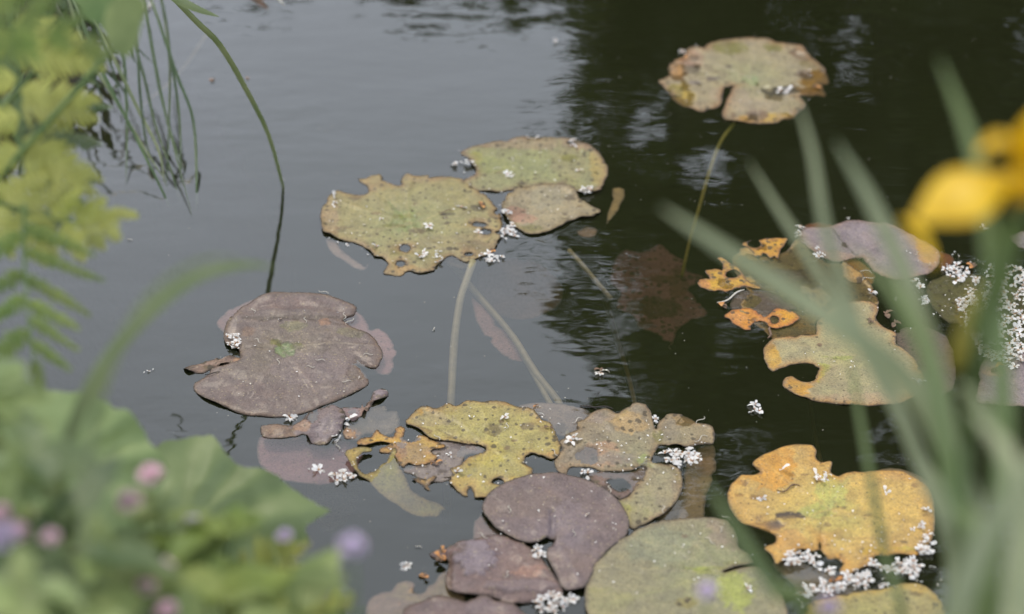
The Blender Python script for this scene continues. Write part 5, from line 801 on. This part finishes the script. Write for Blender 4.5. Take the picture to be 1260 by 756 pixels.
# ------------------------------------------------------------------ broad leaves and herbs on the near left bank
leaf_thing('broad_leaved_plant', 'large pale green lobed leaf pointing right over the water at the lower left', [(90, 760), (100, 690), (130, 620), (165, 575), (185, 552), (205, 538), (232, 531), (258, 529), (268, 540), (280, 558), (296, 569), (322, 575), (345, 584), (365, 600), (385, 614), (406, 626), (390, 636), (374, 650), (380, 662), (362, 668), (350, 690), (310, 720), (240, 760)], (220, 660), 1.90, (.15, -.55, .8), M['big'], seed=11, amp=.008, pleat=.005)
leaf_thing('broad_leaved_plant', 'broad green leaf behind the lobed one at the left edge', [(-60, 462), (-20, 458), (18, 460), (40, 476), (80, 480), (112, 484), (140, 500), (162, 508), (185, 545), (205, 575), (170, 640), (60, 680), (-60, 680)], (60, 570), 1.80, (.1, -.6, .8), M['big'], seed=12, amp=.009, pleat=.005)
leaf_thing('broad_leaved_plant', 'pale green leaf low in the left corner', [(-60, 640), (0, 655), (60, 680), (100, 720), (120, 800), (-60, 840)], (20, 740), 1.45, (.05, -.6, .8), M['big'], seed=13, amp=.008)
leaf_thing('broad_leaved_plant', 'yellow green leaf at the bottom edge right of the herbs', [(200, 690), (260, 680), (310, 695), (350, 712), (385, 732), (420, 760), (400, 830), (250, 860), (180, 780)], (300, 770), 1.6, (.1, -.55, .8), M['fern_g'], seed=14, amp=.006)
def ovate(L, wd, seed):
    rs = random.Random(seed); mb = MB(); n = 12; pts = [(0, L*i/(n-1), -.25*L*(i/(n-1))**2+rs.uniform(-.001, .001)) for i in range(n)]
    ribbon(mb, pts, [wd*math.sin(min(1, (i+.35)/(n-.6))**.75*math.pi)+.0006 for i in range(n)], Vector((1, 0, 0)), .3, serr=.07); o = mb.build('tmp', M['herb']); me = o.data; bpy.data.objects.remove(o); return me
LV = {m: [] for m in ('herb', 'herb_d', 'fern_g', 'big')}
for m in LV:
    for i in range(3):
        me = ovate([.045, .06, .035][i], [.026, .03, .022][i], i); me = me.copy(); me.materials.clear(); me.materials.append(M[m]); LV[m].append(me)
hr = random.Random(9)
def herb(label, px, py, dist, spread, n, mats):
    dist *= .93; c = D(px, py, dist); b = Vector((c.x-.03, c.y+.03, 0)); b.z = gz(b.x, b.y)-.02
    o = empty('leafy_herb', b); tag(o, label, 'plant', 'leafy herbs on the near left bank')
    for k in range(5):
        e = c+Vector((hr.uniform(-1, 1)*spread, hr.uniform(-1, 1)*spread, hr.uniform(-.3, .6)*spread))
        mb = MB(); s = spline([b+Vector((hr.uniform(-.02, .02), hr.uniform(-.02, .02), 0)), (b+e)/2+Vector((0, 0, .05)), e], 12); tube(mb, s, [.0022*(1-.5*i/11) for i in range(12)], 6); mb.build('stem', M['stem_g'], o)
        for j in range(n//5):
            u = 11 if j < 2 else hr.randrange(5, 12); q = bpy.data.objects.new('leaf', hr.choice(LV[hr.choice(mats)])); COL.objects.link(q); q.parent = o
            q.location = Vector(s[u])-b; q.rotation_euler = (hr.uniform(-.7, .5), hr.uniform(-.5, .5), hr.uniform(0, 6.28)); q.scale = (hr.uniform(.7, 1.2),)*3
    return o
for lb, px, py, d, sp, n, mt in [('leafy herb filling the bottom left corner', 30, 740, 1.35, .06, 45, ['herb', 'herb_d', 'big']), ('leafy herb under the three pink flowers', 130, 690, 1.42, .07, 50, ['herb', 'herb_d']), ('yellowish leafy herb below the lobed leaf', 240, 725, 1.45, .06, 50, ['fern_g', 'herb']),
                                 ('dark leafy herb at the left edge beside the mauve flowers', 30, 650, 1.50, .05, 35, ['herb_d', 'herb']), ('leafy herb at the bottom edge left of centre', 150, 780, 1.3, .07, 45, ['herb', 'big']), ('leafy herb right of the pink flowers, against the lobed leaf', 215, 670, 1.52, .035, 25, ['herb', 'fern_g']),
                                 ('tall leafy herb rising at the left edge under the fern', 10, 560, 1.5, .05, 30, ['big', 'herb']), ('low leafy herb at the bottom edge below the yellow leaf', 320, 800, 1.45, .05, 35, ['fern_g', 'herb'])]:
    herb(lb, px, py, d, sp, n, mt)
# ground cover on the banks
def cover(name, label, n, area, mats, size, hmax):
    rs = np.random.default_rng(8); x = rs.uniform(area[0], area[1], n*3); y = rs.uniform(area[2], area[3], n*3); s = sdist(pond, x, y); k = (s > -.03) & (s < 1.6); x, y = x[k][:n], y[k][:n]; h = ground_h(x, y)
    m_ = len(x); a = rs.uniform(0, math.tau, m_); t = rs.uniform(.2, 1.1, m_); L = size*rs.uniform(.6, 1.4, m_); z0 = h+rs.uniform(0, hmax, m_)
    d = np.stack([np.cos(a)*np.sin(t), np.sin(a)*np.sin(t), np.cos(t)], 1); s_ = np.stack([-np.sin(a), np.cos(a), np.zeros(m_)], 1); b = np.stack([x, y, z0], 1)
    q = np.stack([b, b+d*L[:, None]*.5+s_*L[:, None]*.22, b+d*L[:, None], b+d*L[:, None]*.5-s_*L[:, None]*.22], 1).reshape(-1, 3)
    me = bpy.data.meshes.new(name); me.from_pydata(q.tolist(), [], np.arange(m_*4).reshape(-1, 4).tolist()); me.materials.append(mats); o = bpy.data.objects.new(name, me); COL.objects.link(o); tag(o, label, kind='stuff')
cover('bank_undergrowth', 'dense low dark leaves covering the near bank', 26000, (-2.6, .6, .2, 4.2), M['herb_d'], .035, .06)
cover('far_bank_undergrowth', 'low dark growth on the far bank', 16000, (-4.5, 5.5, 5.5, 9.0), M['tree1'], .10, .25)

# pink and lilac flower heads
def flower_head(parent, c, r, mat, seed):
    rs = random.Random(seed); mb = MB()
    for i in range(60):
        a = rs.uniform(0, math.tau); e = math.acos(rs.uniform(-.3, 1)); d = Vector((math.sin(e)*math.cos(a), math.sin(e)*math.sin(a), math.cos(e)*.8)); s = d.cross(Vector((.2, .3, 1))).normalized(); t = s.cross(d)
        p = c+d*r*.35; w_ = r*.22
        mb.add([p-s*w_*.3, p+d*r*.35-s*w_, p+d*r*.65+t*w_*.3, p+d*r*.35+s*w_, p+s*w_*.3], [(0, 1, 2, 3, 4)])
    f = mb.build('flower_head', mat, parent); return f
for i, (px, py, d, r, m, lb) in enumerate([(102, 578, 1.45, .0085, 'pink', 'round pink flower, highest of the left bank flowers'), (185, 585, 1.5, .011, 'pink', 'wide pink flower right of the highest round one'), (160, 617, 1.42, .0105, 'pink', 'pale pink flower below the two upper pink ones'), (4, 662, 1.4, .013, 'lilac', 'mauve flower cut by the left edge'), (20, 655, 1.42, .010, 'pink', 'mauve pink flower touching the one at the left edge'),
        (0, 632, 1.4, .008, 'pink', 'small pink flower above the mauve ones at the left edge'), (237, 648, 1.5, .0105, 'lilac', 'lilac flower on the lobed leaf, upper of two'), (252, 671, 1.5, .009, 'lilac', 'lilac flower on the lobed leaf, lower of two'), (350, 660, 1.62, .0085, 'lilac', 'small lilac flower at the right tip of the lobed leaf'), (433, 673, 1.3, .0105, 'lilac', 'lilac flower standing alone against the open water'),
        (106, 735, 1.4, .009, 'pink', 'pale pink flower near the bottom edge, left one'), (205, 752, 1.4, .009, 'pink', 'pale pink flower at the bottom edge, right one'), (62, 662, 1.35, .007, 'pink', 'faded pink flower between the herbs'), (180, 722, 1.38, .008, 'pink', 'faded pink flower in the middle of the herbs'), (203, 697, 1.4, .007, 'pink', 'small faded pink flower below the lilac pair'),
        (870, 728, 1.45, .009, 'lilac', 'small lilac flower over the grey green pad'), (1020, 748, 1.4, .009, 'lilac', 'lilac flower at the bottom edge below the orange yellow pad')]):
    d *= .95; r *= .97; c = D(px, py, d); b = Vector((c.x*(.9 if px > 400 else 1)-.02, min(c.y-.1, 1.0) if px > 400 else c.y+.02, 0)); b.z = gz(b.x, b.y)-.01
    o = empty('pink_flower' if m == 'pink' else 'lilac_flower', b); tag(o, lb, 'flower', 'pink and lilac flowers in front')
    flower_head(o, c, r, M[m], 300+i); mb = MB(); tube(mb, spline([b, (b+c)/2+Vector((.01, 0, .01)), c-Vector((0, 0, r*.2))], 10), [.0010]*10, 5); mb.build('stem', M['stem_g'], o)

# ------------------------------------------------------------------ yellow iris at the right
ib = D(1185, 1000, 1.95); ib.z = 0; NEAR = .8
_D = D
def D(px, py, d): return _D(px, py, d*.80)
ir = empty('yellow_iris_plant', (ib.x, ib.y, -.05)); tag(ir, 'yellow flowering iris with a thick green stem at the right edge', 'iris plant')
def ib_(dx): return Vector((ib.x+dx, ib.y+dx*.3, -.05))
for pts, w_, mt in [([ib_(.00), D(1180, 760, 1.72), D(1168, 560, 1.60), D(1128, 380, 1.52), D(1078, 260, 1.5), D(1028, 172, 1.5)], .020, 'iris'),
                    ([ib_(.02), D(1215, 760, 1.55), D(1235, 560, 1.42), D(1222, 330, 1.4), D(1196, 180, 1.42), D(1155, 70, 1.45)], .017, 'iris_d'),
                    ([ib_(.03), D(1235, 780, 1.6), D(1255, 640, 1.5), D(1235, 545, 1.45), D(1200, 490, 1.42), D(1178, 470, 1.4)], .014, 'iris')]:
    blade(ir, pts, w_, M[mt], 34)
mb = MB(); tube(mb, spline([ib_(.01), D(1182, 740, 1.62), D(1192, 520, 1.48), D(1218, 380, 1.40), D(1260, 250, 1.36)], 30), [.0062*(1-.35*i/29) for i in range(30)], 10); st = mb.build('flower_stem', M['iris_d'], ir)
mb = MB(); ribbon(mb, spline([D(1206, 420, 1.43), D(1228, 350, 1.39), D(1246, 285, 1.36), D(1256, 268, 1.35)], 12), [.8*x for x in (.018, .02, .021, .021, .02, .018, .016, .014, .012, .009, .006, .002)], None, .5); mb.build('spathe', M['iris_d'], ir)
fc = D(1262, 222, 1.36)
fh = MB(); tube(fh, [fc-Vector((0, 0, .02)), fc-Vector((0, 0, .008)), fc+Vector((0, 0, .006))], [.005, .007, .004], 10); fo = fh.build('flower', M['yellow'], ir)
def sub_part(mb, name, mat, par):
    o = mb.build(name, mat, None, origin=par.matrix_world.translation if False else Vector(par.parent.location)+Vector(par.location)); o.parent = par; o.location = (0, 0, 0); return o
for k, (a, s_) in enumerate([(192, 1.25), (310, .8), (62, .8)]):
    d = Vector((math.cos(math.radians(a)), math.sin(math.radians(a)), 0)); mb = MB()
    pts = [fc+d*(.052*s_*t)+Vector((0, 0, .011*math.sin(t*2.2)-.027*t**2.2)) for t in [i/11 for i in range(12)]]
    ribbon(mb, pts, [s_*.82*x for x in (.010, .012, .016, .024, .034, .043, .048, .049, .045, .036, .022, .006)], d.cross(Vector((0, 0, 1))), -.28); sub_part(mb, 'fall_petal', M['yellow'], fo)
for k, a in enumerate((75, 250, 10)):
    d = Vector((math.cos(math.radians(a)), math.sin(math.radians(a)), 0)); mb = MB()
    pts = [fc+d*(.011*t)+Vector((0, 0, .040*t)) for t in [i/7 for i in range(8)]]
    ribbon(mb, pts, (.012, .016, .020, .022, .022, .019, .012, .003), d.cross(Vector((0, 0, 1))), .3); sub_part(mb, 'standard_petal', M['yellow'], fo)
for k, a in enumerate((200, 300, 60)):
    d = Vector((math.cos(math.radians(a)), math.sin(math.radians(a)), 0)); mb = MB()
    ribbon(mb, [fc+d*(.034*t)+Vector((0, 0, .012+.018*math.sin(t*2.4))) for t in [i/6 for i in range(7)]], (.007, .010, .012, .013, .013, .010, .004), d.cross(Vector((0, 0, 1))), .4); sub_part(mb, 'style_arm', M['yellow'], fo)
# the hanging withered petal and the spent bud
mb = MB(); ribbon(mb, spline([D(1108, 268, 1.46), D(1128, 282, 1.46), D(1142, 305, 1.46), D(1150, 330, 1.46)], 10), (.002, .004, .006, .008, .008, .007, .006, .005, .003, .001), None, .4); mb.build('drooping_petal', M['yellow'], ir)
mb = MB(); s = spline([D(1176, 455, 1.52), D(1183, 425, 1.51), D(1192, 385, 1.50), D(1202, 348, 1.50)], 14); tube(mb, s, [x*.5 for x in (.006, .009, .011, .012, .0125, .012, .011, .010, .009, .008, .0065, .005, .0035, .001)], 10); mb.build('withered_bud', M['olive'], ir)
ic = empty('iris_leaf_clump', (ib.x-.12, ib.y-.02, -.05)); tag(ic, 'clump of pale grey green iris leaves leaning left across the right half', 'iris plant')
def ic_(dx): return Vector((ib.x-.12+dx, ib.y-.02, -.05))
for pts, w_, mt in [([ic_(.08), D(1195, 720, 1.62), D(1168, 560, 1.52), D(1110, 462, 1.47), D(1010, 385, 1.44), D(900, 312, 1.44), D(812, 254, 1.46)], .021, 'iris'),
                    ([ic_(.06), D(1178, 720, 1.75), D(1120, 540, 1.68), D(1050, 410, 1.66), D(985, 300, 1.68), D(950, 245, 1.7), D(921, 198, 1.72)], .010, 'iris'),
                    ([ic_(.05), D(1170, 760, 1.7), D(1128, 560, 1.62), D(1062, 420, 1.6), D(1018, 290, 1.6), D(1000, 190, 1.62), D(980, 118, 1.64)], .012, 'iris'),
                    ([ic_(.04), D(1110, 800, 1.75), D(1088, 680, 1.72), D(1070, 580, 1.72), D(1052, 480, 1.74), D(1046, 440, 1.76)], .008, 'iris_d'),
                    ([ic_(-.08), D(990, 790, 1.55), D(950, 720, 1.52), D(908, 655, 1.52), D(868, 590, 1.54)], .015, 'iris_d'),
                    ([ic_(.10), D(1210, 760, 1.5), D(1172, 600, 1.42), D(1150, 470, 1.4), D(1100, 360, 1.42), D(1040, 300, 1.46)], .014, 'iris_d')]:
    blade(ic, pts, w_, M[mt], 34)
cn = empty('broad_iris_leaf', (ib.x+.02, .9, .05)); tag(cn, 'very blurred broad pale iris leaf in the lower right corner', 'iris leaf')
blade(cn, [Vector((ib.x-.02, .9, .0)), D(1160, 900, 1.3), D(1170, 780, 1.22), D(1205, 680, 1.2), D(1250, 600, 1.2), D(1330, 520, 1.25)], .022, M['iris'], 30)
blade(cn, [Vector((ib.x+.06, .9, .0)), D(1250, 900, 1.3), D(1255, 760, 1.26), D(1262, 640, 1.28), D(1240, 560, 1.3), D(1190, 500, 1.35)], .022, M['iris'], 30)
